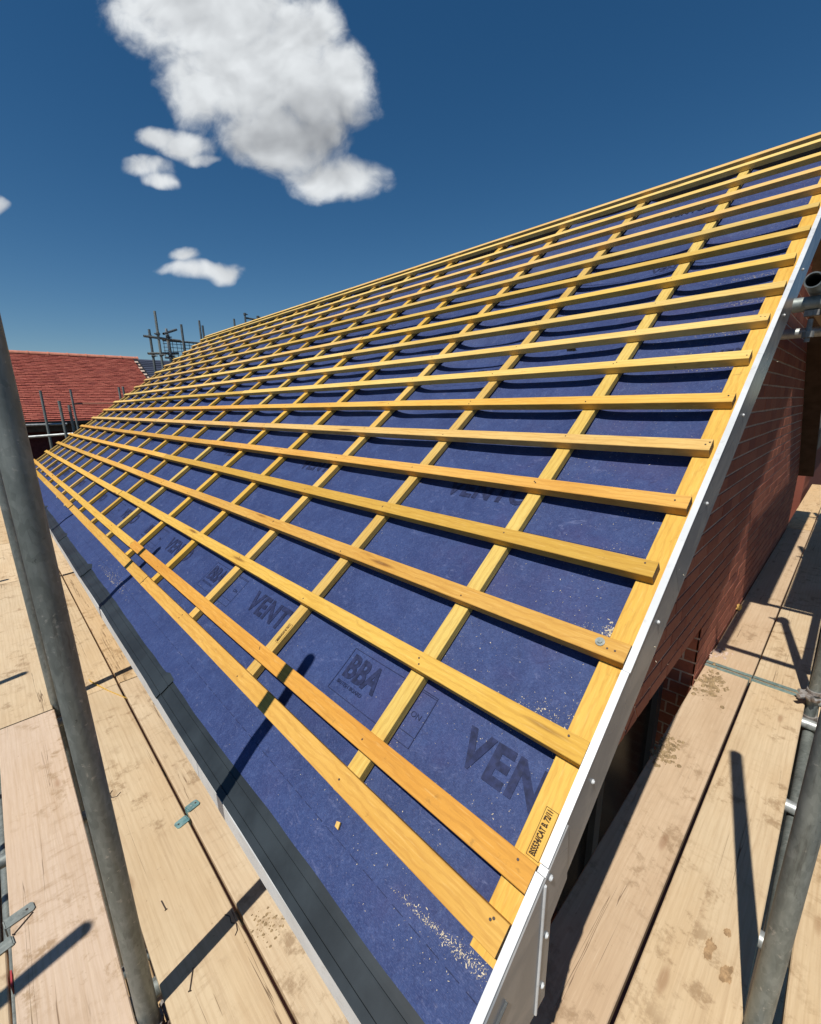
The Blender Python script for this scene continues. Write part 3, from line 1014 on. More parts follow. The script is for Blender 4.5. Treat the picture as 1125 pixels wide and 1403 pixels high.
# front wall under the eaves and the rest of the new house
hw = MB()
hw.box(0.55, 0.76, YW + 0.0035, YF - 0.12, -4.6, ZF - 0.045)
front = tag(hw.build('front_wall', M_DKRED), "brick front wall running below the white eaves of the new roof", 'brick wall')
lw = MB()
lw.box(0.56, XE, YW + 0.01, YW + 0.22, -4.6, WB - 0.001)
lw.box(XE - 0.2, XE, YW + 0.23, YF - 0.12, -4.6, 0.3)
lw.box(0.56, XE, YF - 0.11, YF - 0.01, -4.6, 0.33)
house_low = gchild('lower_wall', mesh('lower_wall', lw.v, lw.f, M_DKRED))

# ------------------------------------------------------------------ scaffold boards
def board(name_label, along, a, b, c0, c1, top=0.0, group='scaffold boards of the deck', band=False, seed=0, cat='scaffold board', mat=None):
    """a deck board; along 'y' spans y a..b and x c0..c1, along 'x' spans x a..b and y c0..c1"""
    L, w, h = b - a, c1 - c0, 0.038
    seg = 0.08 if L < 6 else 0.12
    me = beam_mesh('scaffold_board', L, w, h, mat or M_BRD, seg, 0.0028, 0.0035, 0.006, seed + 11, 0.004)
    z = top - h + random.uniform(-0.002, 0.0015)
    yaw = random.uniform(-0.0006, 0.0006)
    if along == 'y':
        mt = frame((0, 1, 0), (-1, 0, 0), (0, 0, 1), (c0, a, z))
    else:
        mt = frame((1, 0, 0), (0, 1, 0), (0, 0, 1), (a, c1, z))
    o = obj('scaffold_board', me, None, mt @ Matrix.Rotation(yaw, 4, 'Z'))
    tag(o, name_label, cat, group)
    if band:
        for x0 in band:
            bm = MB()
            x = 0.012 if x0 == 0 else L - 0.012
            for y0, y1, z0, z1 in ((-w - 0.0015, 0.0015, h - 0.001, h + 0.0016), (-w - 0.0015, -w + 0.0005, 0.004, h - 0.001), (-0.0005, 0.0015, 0.004, h - 0.001)):
                bm.box(x - 0.013, x + 0.013, y0, y1, z0, z1)
            bm.build('end_band', M_BAND, o)
    return o


SB = [
    ("pale board tucked under the white eaves, level with the turquoise clips", 'y', -0.6, 2.742, 0.306, 0.53),
    ("eaves-side board past the first cross joint, under the black tray", 'y', 2.752, 5.118, 0.306, 0.53),
    ("eaves-side board furthest along the front deck", 'y', 5.128, 9.6, 0.306, 0.53),
    ("pale board between the near pole and the eaves board, with nails on it", 'y', -0.6, 2.744, 0.074, 0.295),
    ("board of the pole line beyond the first cross joint, with a wood splinter", 'y', 2.753, 6.905, 0.076, 0.297),
    ("farthest board on the eaves side of the pole line", 'y', 6.915, 10.9, 0.076, 0.297),
    ("pinkish cracked board on the outer side of the near pole", 'y', -0.6, 2.736, -0.212, 0.008),
    ("yellowish board beyond the pinkish one, crossed by a thin pole shadow", 'y', 2.748, 5.248, -0.212, 0.004),
    ("short board two joints beyond the pinkish one", 'y', 5.258, 6.91, -0.212, 0.004),
    ("last board of the outer row, half hidden by the poles", 'y', 6.92, 10.9, -0.212, 0.004),
    ("board with a grey clip and red tape beside the pinkish board", 'y', -0.6, 1.535, -0.446, -0.222),
    ("outer board past the gap beside the pinkish board", 'y', 2.75, 6.6, -0.446, -0.218),
    ("outermost board past the gap, at the edge of the deck", 'y', 2.74, 6.6, -0.675, -0.452),
    ("outermost near board at the edge of the front deck", 'y', -0.6, 1.50, -0.675, -0.452),
]
for i, (lb, al, a, b, c0, c1) in enumerate(SB):
    board(lb, al, a, b, c0, c1, seed=i, mat=M_BRDP if i in (6, 11) else None)
SR = [
    ("board against the brick gable, half in the shadow of the verge", 0.545, 2.842, 0.204, 0.412, (1,)),
    ("muddy board with a pole shadow, between the gable board and the nearest tube", 0.545, 2.845, -0.036, 0.191, (1,)),
    ("board on the outer side of the nearest gable-side tube", 0.545, 2.83, -0.335, -0.108, None),
    ("outermost board of the near gable deck", 0.545, 2.82, -0.565, -0.342, None),
    ("board by the brick wall past the green-banded joint, running into deep shade", 2.858, 6.78, 0.196, 0.412, (0,)),
    ("board past the green-banded joint carrying the coupled pole's shadow", 2.860, 6.80, -0.036, 0.188, (0,)),
    ("outer board past the joint, beyond the coupled pole", 2.85, 6.77, -0.335, -0.108, None),
    ("sunlit board beyond the shaded stretch, by the end of the gable", 6.80, 10.6, 0.196, 0.425, None),
    ("sunlit board beyond the shaded stretch, in the outer row", 6.82, 10.6, -0.036, 0.188, None),
    ("outermost sunlit board beyond the shaded stretch", 6.80, 10.6, -0.335, -0.108, None),
]
for i, (lb, a, b, c0, c1, bd) in enumerate(SR):
    board(lb, 'x', a, b, c0, c1, band=bd, seed=40 + i, mat=M_BRDT if i in (0, 4) else None)

# upper lift over the gable side: its boards throw the deep shade on the deck
UPB = [("overhead lift board nearest the gable, its end above the open tube", 2.95, 6.85, 0.050, 0.272), ("overhead lift board next to the gap, throwing shade on the deck", 3.02, 6.85, -0.262, -0.038),
       ("outermost overhead lift board", 2.97, 6.85, -0.49, -0.268)]
for i, (lb, a, b, c0, c1) in enumerate(UPB):
    board(lb, 'x', a, b, c0, c1, top=2.0, group='boards of the upper lift', seed=70 + i)


# ------------------------------------------------------------------ scaffold tubes
TR = 0.02415


def coupler(parent, at, axis2=(1, 0, 0), mat=None, s=1.0):
    """a double coupler: two bands round the tube, a saddle, flaps and bolts"""
    m = MB()
    x, y, z = at
    for dz in (-0.026, 0.012):
        m.tube((x, y, z + dz), (x, y, z + dz + 0.018), TR + 0.007 * s, 16)
    d = Vector(axis2).normalized()
    pz = Vector((0, 0, 1))
    c = Vector(at)
    q = c + d * (TR + 0.014)
    w = d.cross(pz)
    m.tube(q - w * 0.026, q + w * 0.026, 0.017, 10)
    m.tube(q - d * 0.01, q + d * 0.045, 0.012, 8)
    for sgn in (-1, 1):
        k = c + w * sgn * (TR + 0.014)
        m.tube(k - d * 0.02, k + d * 0.038, 0.006, 8)
        m.tube(k + d * 0.030, k + d * 0.042, 0.011, 6)
        m.tube(k - d * 0.022, k - d * 0.012, 0.010, 6)
    o = m.build('coupler', mat or M_RUST, parent)
    return o


def pole(label, x, y, z0, z1, mat=None, group='scaffold standards', lean=(0, 0), coup=(), cat='scaffold pole', name='scaffold_pole'):
    m = MB()
    m.pipe((0, 0, 0), (lean[0] * (z1 - z0), lean[1] * (z1 - z0), z1 - z0), TR, 0.004, 28)
    me = mesh(name, m.v, m.f, mat or M_STEEL, True)
    me.set_sharp_from_angle(angle=R(40))
    o = obj(name, me, None, Matrix.Translation((x, y, z0)))
    tag(o, label, cat, group)
    for z, ax in coup:
        coupler(o, (lean[0] * (z - z0), lean[1] * (z - z0), z - z0), ax)
    return o


pole("thick grey tube nearest the camera, rising through the front deck", 0.036, 1.062, -4.6, 1.84, coup=((-0.08, (0, 1, 0)), (-2.0, (1, 0, 0))))
pole("second grey tube close behind the nearest one on the front deck", 0.024, 2.80, -4.6, 1.84, coup=((-0.10, (0, 1, 0)), (-2.0, (1, 0, 0))))
pole("third tube along the front deck, behind the first two", 0.028, 5.05, -4.6, 1.6, coup=((-0.10, (0, 1, 0)),))
pole("grey tube rising at the edge of the gable deck, nearest of its row", 1.112, -0.062, -4.6, 1.876, coup=((-0.09, (1, 0, 0)),))
pole("tube with a rusty coupler at deck level, second of the gable row", 2.79, -0.060, -4.6, 1.95, coup=((0.055, (-0.75, 0.65, 0)), (-0.09, (1, 0, 0)), (1.86, (0, 1, 0))))
pole("third tube of the gable row, in the shade of the upper lift", 4.55, -0.062, -4.6, 2.6, coup=((1.86, (0, 1, 0)),))
pole("fourth tube of the gable row, by the sunlit end boards", 6.5, -0.062, -4.6, 2.6, coup=((1.86, (0, 1, 0)),))
for i, (x, y, h) in enumerate(((-0.90, 1.228, 1.56), (-0.90, 3.11, 1.50), (-0.90, 5.2, 1.5))):
    pole(("outer tube beyond the edge of the front deck, first of three", "outer tube beyond the edge of the front deck, middle of three", "outer tube beyond the edge of the front deck, last of three")[i], x, y, -4.6, h)


def tube(label, a, b, mat=None, group='horizontal scaffold tubes', name='scaffold_tube'):
    a, b = Vector(a), Vector(b)
    m = MB()
    m.pipe((0, 0, 0), b - a, TR, 0.004, 24)
    me = mesh(name, m.v, m.f, mat or M_STEEL, True)
    me.set_sharp_from_angle(angle=R(40))
    o = obj(name, me, None, Matrix.Translation(a))
    return tag(o, label, 'scaffold tube', group)


for i, y in enumerate((0.2, 1.15, 1.95, 2.72, 3.6, 4.6, 5.2, 6.9)):
    tube("cross tube under the front deck, %s" % ("below the nearest board ends", "by the nearest pole", "seen through the gap beside the pinkish board", "below the first board joint", "beyond the first board joint", "below the short board", "below the second joint", "below the last joint")[i],
         (-1.15, y, -0.075), (0.52, y, -0.075))
tube("long tube running under the outer edge of the front deck", (-0.27, -0.6, -0.125), (-0.27, 10.8, -0.125))
tube("long tube low down beside the front deck, seen through the gap", (-0.36, -0.6, -1.05), (-0.36, 10.8, -1.05))
tube("lower cross tube seen through the deck gap", (-1.1, 2.05, -1.1), (0.5, 2.05, -1.1))
tube("lower cross tube deep in the deck gap", (-1.1, 2.45, -1.6), (0.5, 2.45, -1.6))
for i, x in enumerate((1.42, 2.06, 2.72, 2.98, 4.6, 6.6)):
    tube("bright tube end poking out under the gable deck, %s" % ("next to the nearest gable tube", "near the rusty coupler", "just before the green-banded joint", "just past the green-banded joint", "in the shaded stretch", "by the sunlit end boards")[i],
         (x, -0.62, -0.075), (x, 0.12, -0.075), M_STEELB)
tube("long tube running under the edge of the gable deck", (0.5, -0.072, -0.128), (10.0, -0.072, -0.128), M_STEEL)
tube("open-ended tube pointing out from the upper lift beside the verge", (2.0, 0.178, 1.897), (6.9, 0.178, 1.897), M_STEELD, 'tubes of the upper lift')
tube("pale cross tube of the upper lift just under the open tube end", (2.14, -0.7, 1.846), (2.14, 0.232, 1.846), M_STEEL, 'tubes of the upper lift')
tube("second cross tube of the upper lift under its board ends", (3.05, -0.7, 1.846), (3.05, 0.40, 1.846), M_STEELB, 'tubes of the upper lift')
tube("last cross tube of the upper lift", (6.6, -0.7, 1.846), (6.6, 0.40, 1.846), M_STEELB, 'tubes of the upper lift')
tube("guard tube along the gable deck in the shade", (2.6, -0.115, 0.95), (6.9, -0.115, 0.95), M_STEEL, 'tubes of the upper lift')
cpl = thing('tube_clamp', "dark clamp hanging under the open tube end by the verge", 'clamp', (2.14, 0.178, 1.87))
cm = MB()
cm.box(-0.016, 0.016, -0.02, 0.02, -0.065, -0.047)
cm.tube((0, 0, -0.075), (0, 0, -0.15), 0.008, 10)
cm.tube((0.0, 0.0, -0.115), (0.0, 0.0, -0.135), 0.017, 6)
cm.build('clamp_body', M_RUST, cpl)
cm = MB()
cm.box(-0.012, 0.012, -0.028, 0.028, -0.044, -0.026)
cm.build('clamp_jaw', M_CLIPG, cpl)

# lower lift boards below, seen through the gaps
for i, x in enumerate((-0.66, -0.43, -0.20, 0.03, 0.26)):
    board("dark lower-lift board two metres down, %s from the outside" % ("first", "second", "third", "fourth", "fifth")[i], 'y', -1.0, 10.0, x, x + 0.222, top=-2.05, group='boards of the lower lift', seed=90 + i)
for i, y in enumerate((0.19, -0.04, -0.34)):
    board("lower-lift board under the gable deck, %s" % ("against the wall", "in the middle", "outermost")[i], 'x', 0.6, 9.0, y, y + 0.222, top=-2.05, group='boards of the lower lift', seed=97 + i)

# ------------------------------------------------------------------ small things on the deck
def clip_plate(label, x, y, yaw, mat, tab, w=0.044, d=0.034):
    o = thing('board_clip', label, 'metal clip', (x, y, 0.0018), 'metal clips on the deck seams')
    o.rotation_euler = (0, 0, yaw)
    m = MB()
    n = 4
    pts = [(-w / 2, -d / 2), (w / 2 - 0.006, -d / 2), (w / 2, -d / 2 + 0.006), (w / 2, d / 2 - 0.006), (w / 2 - 0.006, d / 2), (-w / 2, d / 2)]
    k = len(pts)
    m.add([(a, b, 0.0005) for a, b in pts] + [(a, b, 0.0034) for a, b in pts], [tuple(range(k))[::-1], tuple(range(k, 2 * k))] + [(i, (i + 1) % k, k + (i + 1) % k, k + i) for i in range(k)])
    m.build('plate', mat, o)
    m = MB()
    m.box(-w / 2 - 0.003, -w / 2 + 0.001, -d / 2 + 0.003, d / 2 - 0.003, -0.03, 0.0034)
    m.build('tab', mat, o)
    m = MB()
    m.tube((w / 4, 0, 0.003), (w / 4, 0, 0.0046), 0.0035, 8)
    m.build('nail_head', M_IRON, o)
    return o


clip_plate("turquoise metal clip nailed on the eaves board", 0.330, 1.606, R(12), M_CLIP, 1)
clip_plate("grey-green metal clip on the board beside the near pole, paired with the turquoise one", 0.274, 1.560, R(192), M_CLIP, 1)
clip_plate("grey metal clip on the edge of the pinkish board", -0.188, 1.590, R(8), M_CLIPG, 1, 0.07, 0.036)
clip_plate("grey metal clip on the board with red tape", -0.243, 1.512, R(188), M_CLIPG, 1, 0.07, 0.036)
tp_ = MB()
tp_.box(-0.2185, -0.2145, 1.38, 1.43, -0.030, -0.001)
tag(tp_.build('red_tape', M_RED), "red tape tag on the edge of the pinkish board", 'tape')


def nail(label, a, b):
    m = MB()
    a, b = Vector((*a, 0.003)), Vector((*b, 0.0026))
    m.tube(a, b, 0.0017, 7)
    d = (b - a).normalized()
    m.tube(b, b + d * 0.0014, 0.0042, 9)
    tag(m.build('nail', M_IRON), label, 'nail', 'loose nails on the boards')


nail("short nail lying on the board beside the near pole, further up", (0.139, 1.318), (0.142, 1.280))
nail("longer nail lying on the board beside the near pole, towards the camera", (0.152, 1.066), (0.128, 1.020))
nail("red-brown nail leaning at the grey clip on the pinkish board", (-0.158, 1.572), (-0.205, 1.535))


def wire(label, pts, r, mat, name='bent_wire', cat='wire'):
    m = MB()
    for p, q in zip(pts[:-1], pts[1:]):
        m.tube(p, q, r, 6)
    tag(m.build(name, mat), label, cat)


wire("thin bent wire curled on the board near the long pole shadow", [(0.268, 1.135, 0.002), (0.277, 1.118, 0.004), (0.273, 1.098, 0.003), (0.283, 1.085, 0.004), (0.278, 1.066, 0.003), (0.268, 1.058, 0.002)], 0.0013, M_IRON)
wire("little dark curl of binding wire past the clips", [(0.118, 1.92, 0.002), (0.106, 1.905, 0.003), (0.108, 1.88, 0.003), (0.125, 1.873, 0.002), (0.140, 1.885, 0.002)], 0.0013, M_IRON)


def sliver(name, label, cat, pts, thick, mat, mt=None):
    """flat thin split of timber from an outline"""
    n = len(pts)
    m = MB()
    m.add([(x, y, 0.0008) for x, y in pts] + [(x, y, thick) for x, y in pts], [tuple(range(n))[::-1], tuple(range(n, 2 * n))] + [(i, (i + 1) % n, n + (i + 1) % n, n + i) for i in range(n)])
    o = m.build(name, mat)
    if mt is not None:
        o.matrix_world = mt
    return tag(o, label, cat)


sliver('wood_splinter', "long pale wood splinter lying across the deck seam", 'splinter', [(0.186, 2.915), (0.196, 2.87), (0.245, 2.71), (0.303, 2.555), (0.290, 2.585), (0.235, 2.73), (0.187, 2.885)], 0.006, M_CNT)
sliver('wood_chip', "small square chip of wood on the blue membrane below the first counter batten", 'wood chip', [(-0.009, -0.005), (0.006, -0.007), (0.008, 0.004), (-0.003, 0.006)], 0.005, M_CNT,
       frame(S_, E_, N_, rp(0.435, 0.387, -0.0515)) @ Matrix.Rotation(0.5, 4, 'Z'))
sliver('wood_offcut', "pale split offcut caught above the sixth batten at the verge", 'offcut', [(-0.010, -0.055), (0.004, -0.05), (0.012, 0.05), (0.003, 0.07), (-0.006, 0.03)], 0.006, M_DUST,
       frame(S_, E_, N_, rp(0.085, 1.583, -0.050)))
sliver('wood_offcut', "pale split offcut caught above the ninth batten at the verge", 'offcut', [(-0.012, -0.06), (0.008, -0.04), (0.02, 0.04), (0.006, 0.05), (-0.010, 0.0)], 0.008, M_DUST,
       frame(S_, E_, N_, rp(0.085, 2.335, -0.052)))


def lump(name, label, cat, c, rx, ry, rz, mat, seed, group=None, rough=0.5, sub=3):
    import bmesh
    bm = bmesh.new()
    bmesh.ops.create_icosphere(bm, subdivisions=sub, radius=1.0)
    for v in bm.verts:
        k = 1 + rough * mnoise.noise(v.co * 1.6 + Vector((seed, 0, 0))) + 0.5 * rough * mnoise.noise(v.co * 4.0 + Vector((0, seed, 0)))
        v.co = Vector((v.co.x * rx * k, v.co.y * ry * k, max(-0.3, v.co.z) * rz * k))
    me = bpy.data.meshes.new(name)
    bm.to_mesh(me)
    bm.free()
    me.materials.append(mat)
    o = obj(name, me, None, Matrix.Translation(c))
    return tag(o, label, cat, group)


lump('grey_stone', "small grey lump resting on the membrane under a batten", 'stone', rp(0.765, 2.492, -0.048), 0.016, 0.024, 0.017, M_STONE, 3)
def crumbs(label, cx, cy, rx, ry, n, big, mat, seed):
    rd = random.Random(seed)
    m = MB()
    for _ in range(n):
        x, y = cx + rd.gauss(0, rx), cy + rd.gauss(0, ry)
        r = big * rd.random() ** 2 + 0.0012
        k = 7
        a0 = rd.random() * 6
        ring = [(x + r * rd.uniform(0.7, 1.2) * math.cos(a0 + 6.283 * i / k) * 1.3, y + r * rd.uniform(0.7, 1.2) * math.sin(a0 + 6.283 * i / k), -0.001) for i in range(k)]
        top = [(x + (p[0] - x) * 0.55, y + (p[1] - y) * 0.55, r * rd.uniform(0.25, 0.6)) for p in ring]
        m.add(ring + top, [tuple(range(k, 2 * k))] + [(i, (i + 1) % k, k + (i + 1) % k, k + i) for i in range(k)])
    o = m.build('mortar_crumbs', mat)
    o['label'] = label
    kind(o, 'stuff')


crumbs("dried mortar crumbs on the gable board near the verge shadow", 1.94, 0.375, 0.055, 0.022, 170, 0.010, M_DROP, 1)
crumbs("dried mortar crumbs at the corner of the board before the green-banded joint", 2.66, 0.345, 0.075, 0.030, 230, 0.011, M_DROP, 2)
crumbs("grey mortar crumbs by the wall past the green-banded joint", 3.02, 0.385, 0.04, 0.018, 70, 0.013, M_MORTAR, 3)
crumbs("fine mortar crumbs on the eaves board near the long pole shadow", 0.345, 1.02, 0.022, 0.030, 70, 0.004, M_DROP, 4)
lump('yellow_foam', "small yellow blob of foam at the foot of the wall", 'foam', (3.78, 0.408, 0.02), 0.03, 0.018, 0.03, M_CNT, 14)
lump('mud_patch', "brown mud patch on the muddy board, the larger one", 'mud', (1.187, 0.012, 0.0005), 0.022, 0.012, 0.0012, M_MUD, 21, 'mud patches on the boards', 0.9, 4)
lump('mud_patch', "elongated brown mud patch beside the larger one", 'mud', (1.225, 0.058, 0.0005), 0.026, 0.010, 0.0011, M_MUD, 22, 'mud patches on the boards', 0.9, 4)
lump('mud_patch', "small mud patch near the pole shadow", 'mud', (1.305, 0.030, 0.0005), 0.010, 0.007, 0.0011, M_MUD, 25, 'mud patches on the boards', 0.9, 4)
# sawdust and shavings on the membrane
sd = MB()


def flake(u, v, s):
    n = mem_n(u, v) + 0.001
    a = random.uniform(0, 6.28)
    l, w = s * random.uniform(0.6, 1.9), s * random.uniform(0.35, 0.8)
    dx, dy = math.cos(a), math.sin(a)
    h = s * random.uniform(0.2, 0.7)
    P = lambda x, y, z: rp(u + dx * x - dy * y, v + dy * x + dx * y, n + z)
    sd.add([P(-l, -w, 0), P(l, -w * 0.6, 0), P(l * 0.8, w, 0), P(-l * 0.7, w * 0.8, 0), P(0, 0, h)], [(0, 1, 4), (1, 2, 4), (2, 3, 4), (3, 0, 4)])


def gauss(m, s):
    return random.gauss(m, s)


def fs(lo, hi):
    return lo + (hi - lo) * random.random() ** 3.0


for _ in range(520):                                # streak by the eaves at the verge
    t = random.random() ** 0.6
    sp_ = 0.3 + 0.7 * t
    flake(0.25 - 0.235 * t + gauss(0, 0.008), 0.385 + 0.02 * t + gauss(0, 0.0075) * sp_, fs(0.0003, 0.0018))
for _ in range(6000):                               # thrown about in the panels next to the verge
    u = 0.055 + abs(gauss(0, 0.22))
    v = random.uniform(0.32, 4.3)
    if u < 1.2 and mnoise.noise(Vector((u * 7, v * 7, 2.2))) > random.uniform(-0.6, 0.35):
        flake(u, v, fs(0.00025, 0.0015))
for vb in VB[2:12]:                                 # drifts caught above the battens at the verge
    c0 = 0.07 + random.random() * 0.1
    for _ in range(260):
        flake(c0 + gauss(0, 0.05) if random.random() < 0.6 else 0.06 + abs(gauss(0, 0.12)), vb + 0.003 + abs(gauss(0, 0.026)), fs(0.0003, 0.0017))
for _ in range(160):
    flake(0.068 + gauss(0, 0.010), 1.115 + gauss(0, 0.012), fs(0.0006, 0.0028))
for c in counters[:7]:                              # dust beside the counter battens
    for _ in range(420):
        flake(c - 0.052 - abs(gauss(0, 0.014)), random.uniform(0.45, 3.6), fs(0.0003, 0.0013))
for _ in range(4200):
    u, v = random.uniform(0.05, 6.0), random.uniform(0.30, 3.0)
    if mnoise.noise(Vector((u * 4, v * 4, 6.2))) > random.uniform(-0.5, 0.4):
        flake(u, v, fs(0.00025, 0.0012))
for _ in range(420):                                # pale spill further down the eaves
    flake(gauss(2.75, 0.16), 0.33 + abs(gauss(0, 0.03)), fs(0.0005, 0.0024))
o = sd.build('sawdust', M_DUST)
kind(o, 'stuff')
o['label'] = "pale sawdust and shavings sprinkled over the blue membrane"

# ------------------------------------------------------------------ background
# red tiled house
HX0, HX1 = -9.0, 4.42
EY, EZ = 15.0, -0.235 + CAMZ
RY, RZ = 18.6, 1.76 + CAMZ
rh = thing('brick_house', "house with red clay tiled roof beyond the end of the front scaffold", 'house', ((HX0 + HX1) / 2, RY, -4.6))
HI = Matrix.Translation((-(HX0 + HX1) / 2, -RY, 4.6))


def hchild(name, mb, mat, parent, inv, smooth=False):
    o = obj(name, mesh(name, mb.v, mb.f, mat, smooth), parent)
    if inv is not None:
        o.matrix_local = inv
    return o


w = MB()
w.box(HX0 + 0.1, HX1 - 0.15, EY + 0.3, 2 * RY - EY - 0.3, -4.6, EZ - 0.12)
w.add([(HX0 + 0.1, EY + 0.3, EZ - 0.12), (HX0 + 0.1, 2 * RY - EY - 0.3, EZ - 0.12), (HX0 + 0.1, RY, RZ - 0.15), (HX1 - 0.15, EY + 0.3, EZ - 0.12), (HX1 - 0.15, 2 * RY - EY - 0.3, EZ - 0.12), (HX1 - 0.15, RY, RZ - 0.15)],
      [(0, 2, 1), (3, 4, 5), (0, 3, 5, 2), (1, 2, 5, 4)])
hchild('wall', w, M_DKRED, rh, HI)
sl = Vector((0, RY - EY, RZ - EZ))
SL = sl.length
sd_ = sl.normalized()
sn = Vector((0, -sd_.z, sd_.y))
tiles = MB()
nr = int(SL / 0.1)
for r_ in range(nr):
    x = -2.0 - (r_ % 2) * 0.083
    while x < HX1 - 0.08:
        s0 = r_ * SL / nr
        j = random.uniform(-0.004, 0.006)
        base = Vector((0, EY, EZ))
        pts = []
        for xx in (x + 0.003, x + 0.162):
            tl = random.uniform(-0.002, 0.003)
            pts += [base + sd_ * (s0 - 0.012) + sn * (0.030 + j + tl) + Vector((xx, 0, 0)), base + sd_ * (s0 + 0.125) + sn * (0.004 + tl) + Vector((xx, 0, 0)),
                    base + sd_ * (s0 - 0.012) + sn * (0.012 + j + tl) + Vector((xx, 0, 0))]
        tiles.add(pts, [(0, 3, 4, 1), (2, 5, 3, 0)])
        x += 0.165
tr = hchild('roof_tiles', tiles, M_TILE, rh, HI)
kind(tr, 'stuff')
bk = MB()
base = [Vector((HX0, EY - 0.05, EZ - 0.03)), Vector((HX1, EY - 0.05, EZ - 0.03)), Vector((HX1, RY, RZ)), Vector((HX0, RY, RZ)), Vector((HX1, 2 * RY - EY, EZ)), Vector((HX0, 2 * RY - EY, EZ))]
bk.add(base, [(0, 1, 2, 3), (3, 2, 4, 5)])
hchild('roof_underlay', bk, M_TILE, rh, HI)
x = -2.0
rid = None
while x < HX1 - 0.2:
    if rid is None:
        m = MB()
        n = 8
        vs = []
        for xx, rr in ((0, 0.125), (0.46, 0.125), (0.465, 0.14), (0.50, 0.14)):
            for i in range(n + 1):
                a = math.pi * i / n
                vs.append((xx, -math.cos(a) * rr, math.sin(a) * rr * 0.72))
        fs = []
        for k in range(3):
            for i in range(n):
                fs.append((k * (n + 1) + i, (k + 1) * (n + 1) + i, (k + 1) * (n + 1) + i + 1, k * (n + 1) + i + 1))
        rid = mesh('ridge_tile', vs, fs, M_RIDGE)
    o = obj('ridge_tile', rid, rh, HI @ Matrix.Translation((x, RY, RZ - 0.02)))
    x += 0.5
gt = MB()
gt.box(HX0, HX1 - 0.1, EY - 0.13, EY - 0.02, EZ - 0.11, EZ - 0.03)
hchild('gutter', gt, M_BLACK, rh, HI)
ff = MB()
ff.box(HX0, HX1 - 0.1, EY + 0.0, EY + 0.3, EZ - 0.30, EZ - 0.115)
hchild('fascia', ff, M_BROWN, rh, HI)
vg = MB()
a, b = Vector((HX1, EY - 0.05, EZ)), Vector((HX1, RY, RZ))
vg.add([a + sn * 0.07 + Vector((0.05, 0, 0)), b + sn * 0.05 + Vector((0.05, 0, 0)), b - sn * 0.14 + Vector((0.05, 0, 0)), a - sn * 0.14 + Vector((0.05, 0, 0)),
        a + sn * 0.05 + Vector((-0.10, 0, 0)), b + sn * 0.05 + Vector((-0.10, 0, 0))], [(0, 1, 2, 3), (4, 5, 1, 0)])
hchild('verge', vg, M_BLACK, rh, HI)
vm = MB()
for i in range(11):
    t0 = 0.30 + i * 0.058 + random.uniform(0, 0.01)
    p, q = a + (b - a) * t0, a + (b - a) * (t0 + 0.026)
    w0 = random.uniform(-0.16, -0.06)
    vm.add([p + sn * 0.074 + Vector((w0, 0, 0)), q + sn * 0.074 + Vector((w0, 0, 0)), q + sn * 0.079 + Vector((-0.02, 0, 0)), p + sn * 0.079 + Vector((-0.02, 0, 0))], [(0, 1, 2, 3)])
kind(hchild('verge_mortar', vm, M_MORTAR, rh, HI), 'stuff')
fn = MB()
fn.add([(1.55, RY + 2.6, RZ - 0.15), (2.05, RY + 2.6, RZ - 0.15), (1.95, RY + 2.6, RZ + 0.16), (1.80, RY + 2.6, RZ + 0.24), (1.65, RY + 2.6, RZ + 0.16),
        (1.55, RY + 3.0, RZ - 0.15), (2.05, RY + 3.0, RZ - 0.15), (1.95, RY + 3.0, RZ + 0.16), (1.80, RY + 3.0, RZ + 0.24), (1.65, RY + 3.0, RZ + 0.16)],
       [(0, 1, 2, 3, 4), (9, 8, 7, 6, 5), (0, 5, 6, 1), (1, 6, 7, 2), (2, 7, 8, 3), (3, 8, 9, 4), (4, 9, 5, 0)])
tag(fn.build('dark_gable', M_BLACK), "tip of a dark gable peeping over the red ridge", 'gable')

# slate roofed house further back
sh = thing('slate_house', "house with dark slate roof behind the red tiled verge", 'house', (8, 24, -4.6))
SI = Matrix.Translation((-8, -24, 4.6))
m = MB()
za, zb = 1.30 + CAMZ, 2.16 + CAMZ
rows = 9
for i in range(rows):
    y0, y1 = 21.0 + 1.9 * i / rows, 21.0 + 1.9 * (i + 1) / rows
    z0, z1 = za + (zb - za) * i / rows, za + (zb - za) * (i + 1) / rows
    m.add([(3.5, y0, z0 + 0.02), (14, y0, z0 + 0.02), (14, y1 + 0.05, z1 + 0.005), (3.5, y1 + 0.05, z1 + 0.005), (3.5, y0, z0 - 0.03), (14, y0, z0 - 0.03)], [(0, 1, 2, 3), (4, 5, 1, 0)])
hchild('slate_roof', m, M_SLATE, sh, SI)
m = MB()
m.box(3.6, 13.9, 21.3, 25.5, -4.6, za - 0.02)
m.add([(3.5, 23.0, zb), (14, 23.0, zb), (14, 26, za), (3.5, 26, za)], [(0, 1, 2, 3)])
hchild('wall', m, M_BROWN, sh, SI)

# neighbouring house beyond the gable end
nb = thing('neighbour_house', "neighbouring house with cream panels beyond the gable deck", 'house', (14, 3, -4.6))
NI = Matrix.Translation((-14, -3, 4.6))
m = MB()
m.box(9.3, 20, 0.47, 6.0, -4.6, 0.72)
hchild('wall', m, M_BRICK, nb, NI)
for i in range(5):
    m = MB()
    m.box(9.32 + i * 2.1, 9.32 + i * 2.1 + 2.06, 0.43, 0.465, 1.05, 3.4)
    hchild('cream_panel', m, M_CREAM, nb, NI)
m = MB()
m.box(9.25, 20, 0.40, 6.0, 0.725, 1.045)
hchild('shade_band', m, M_BLACK, nb, NI)  # added black strip standing in for the roof's shade on the brick
m = MB()
m.box(9.33, 20, 0.47, 6.0, 1.047, 3.4)
hchild('upper_wall', m, M_CREAM, nb, NI)
m = MB()
m.box(9.0, 20.3, 0.25, 6.2, 3.402, 3.55)
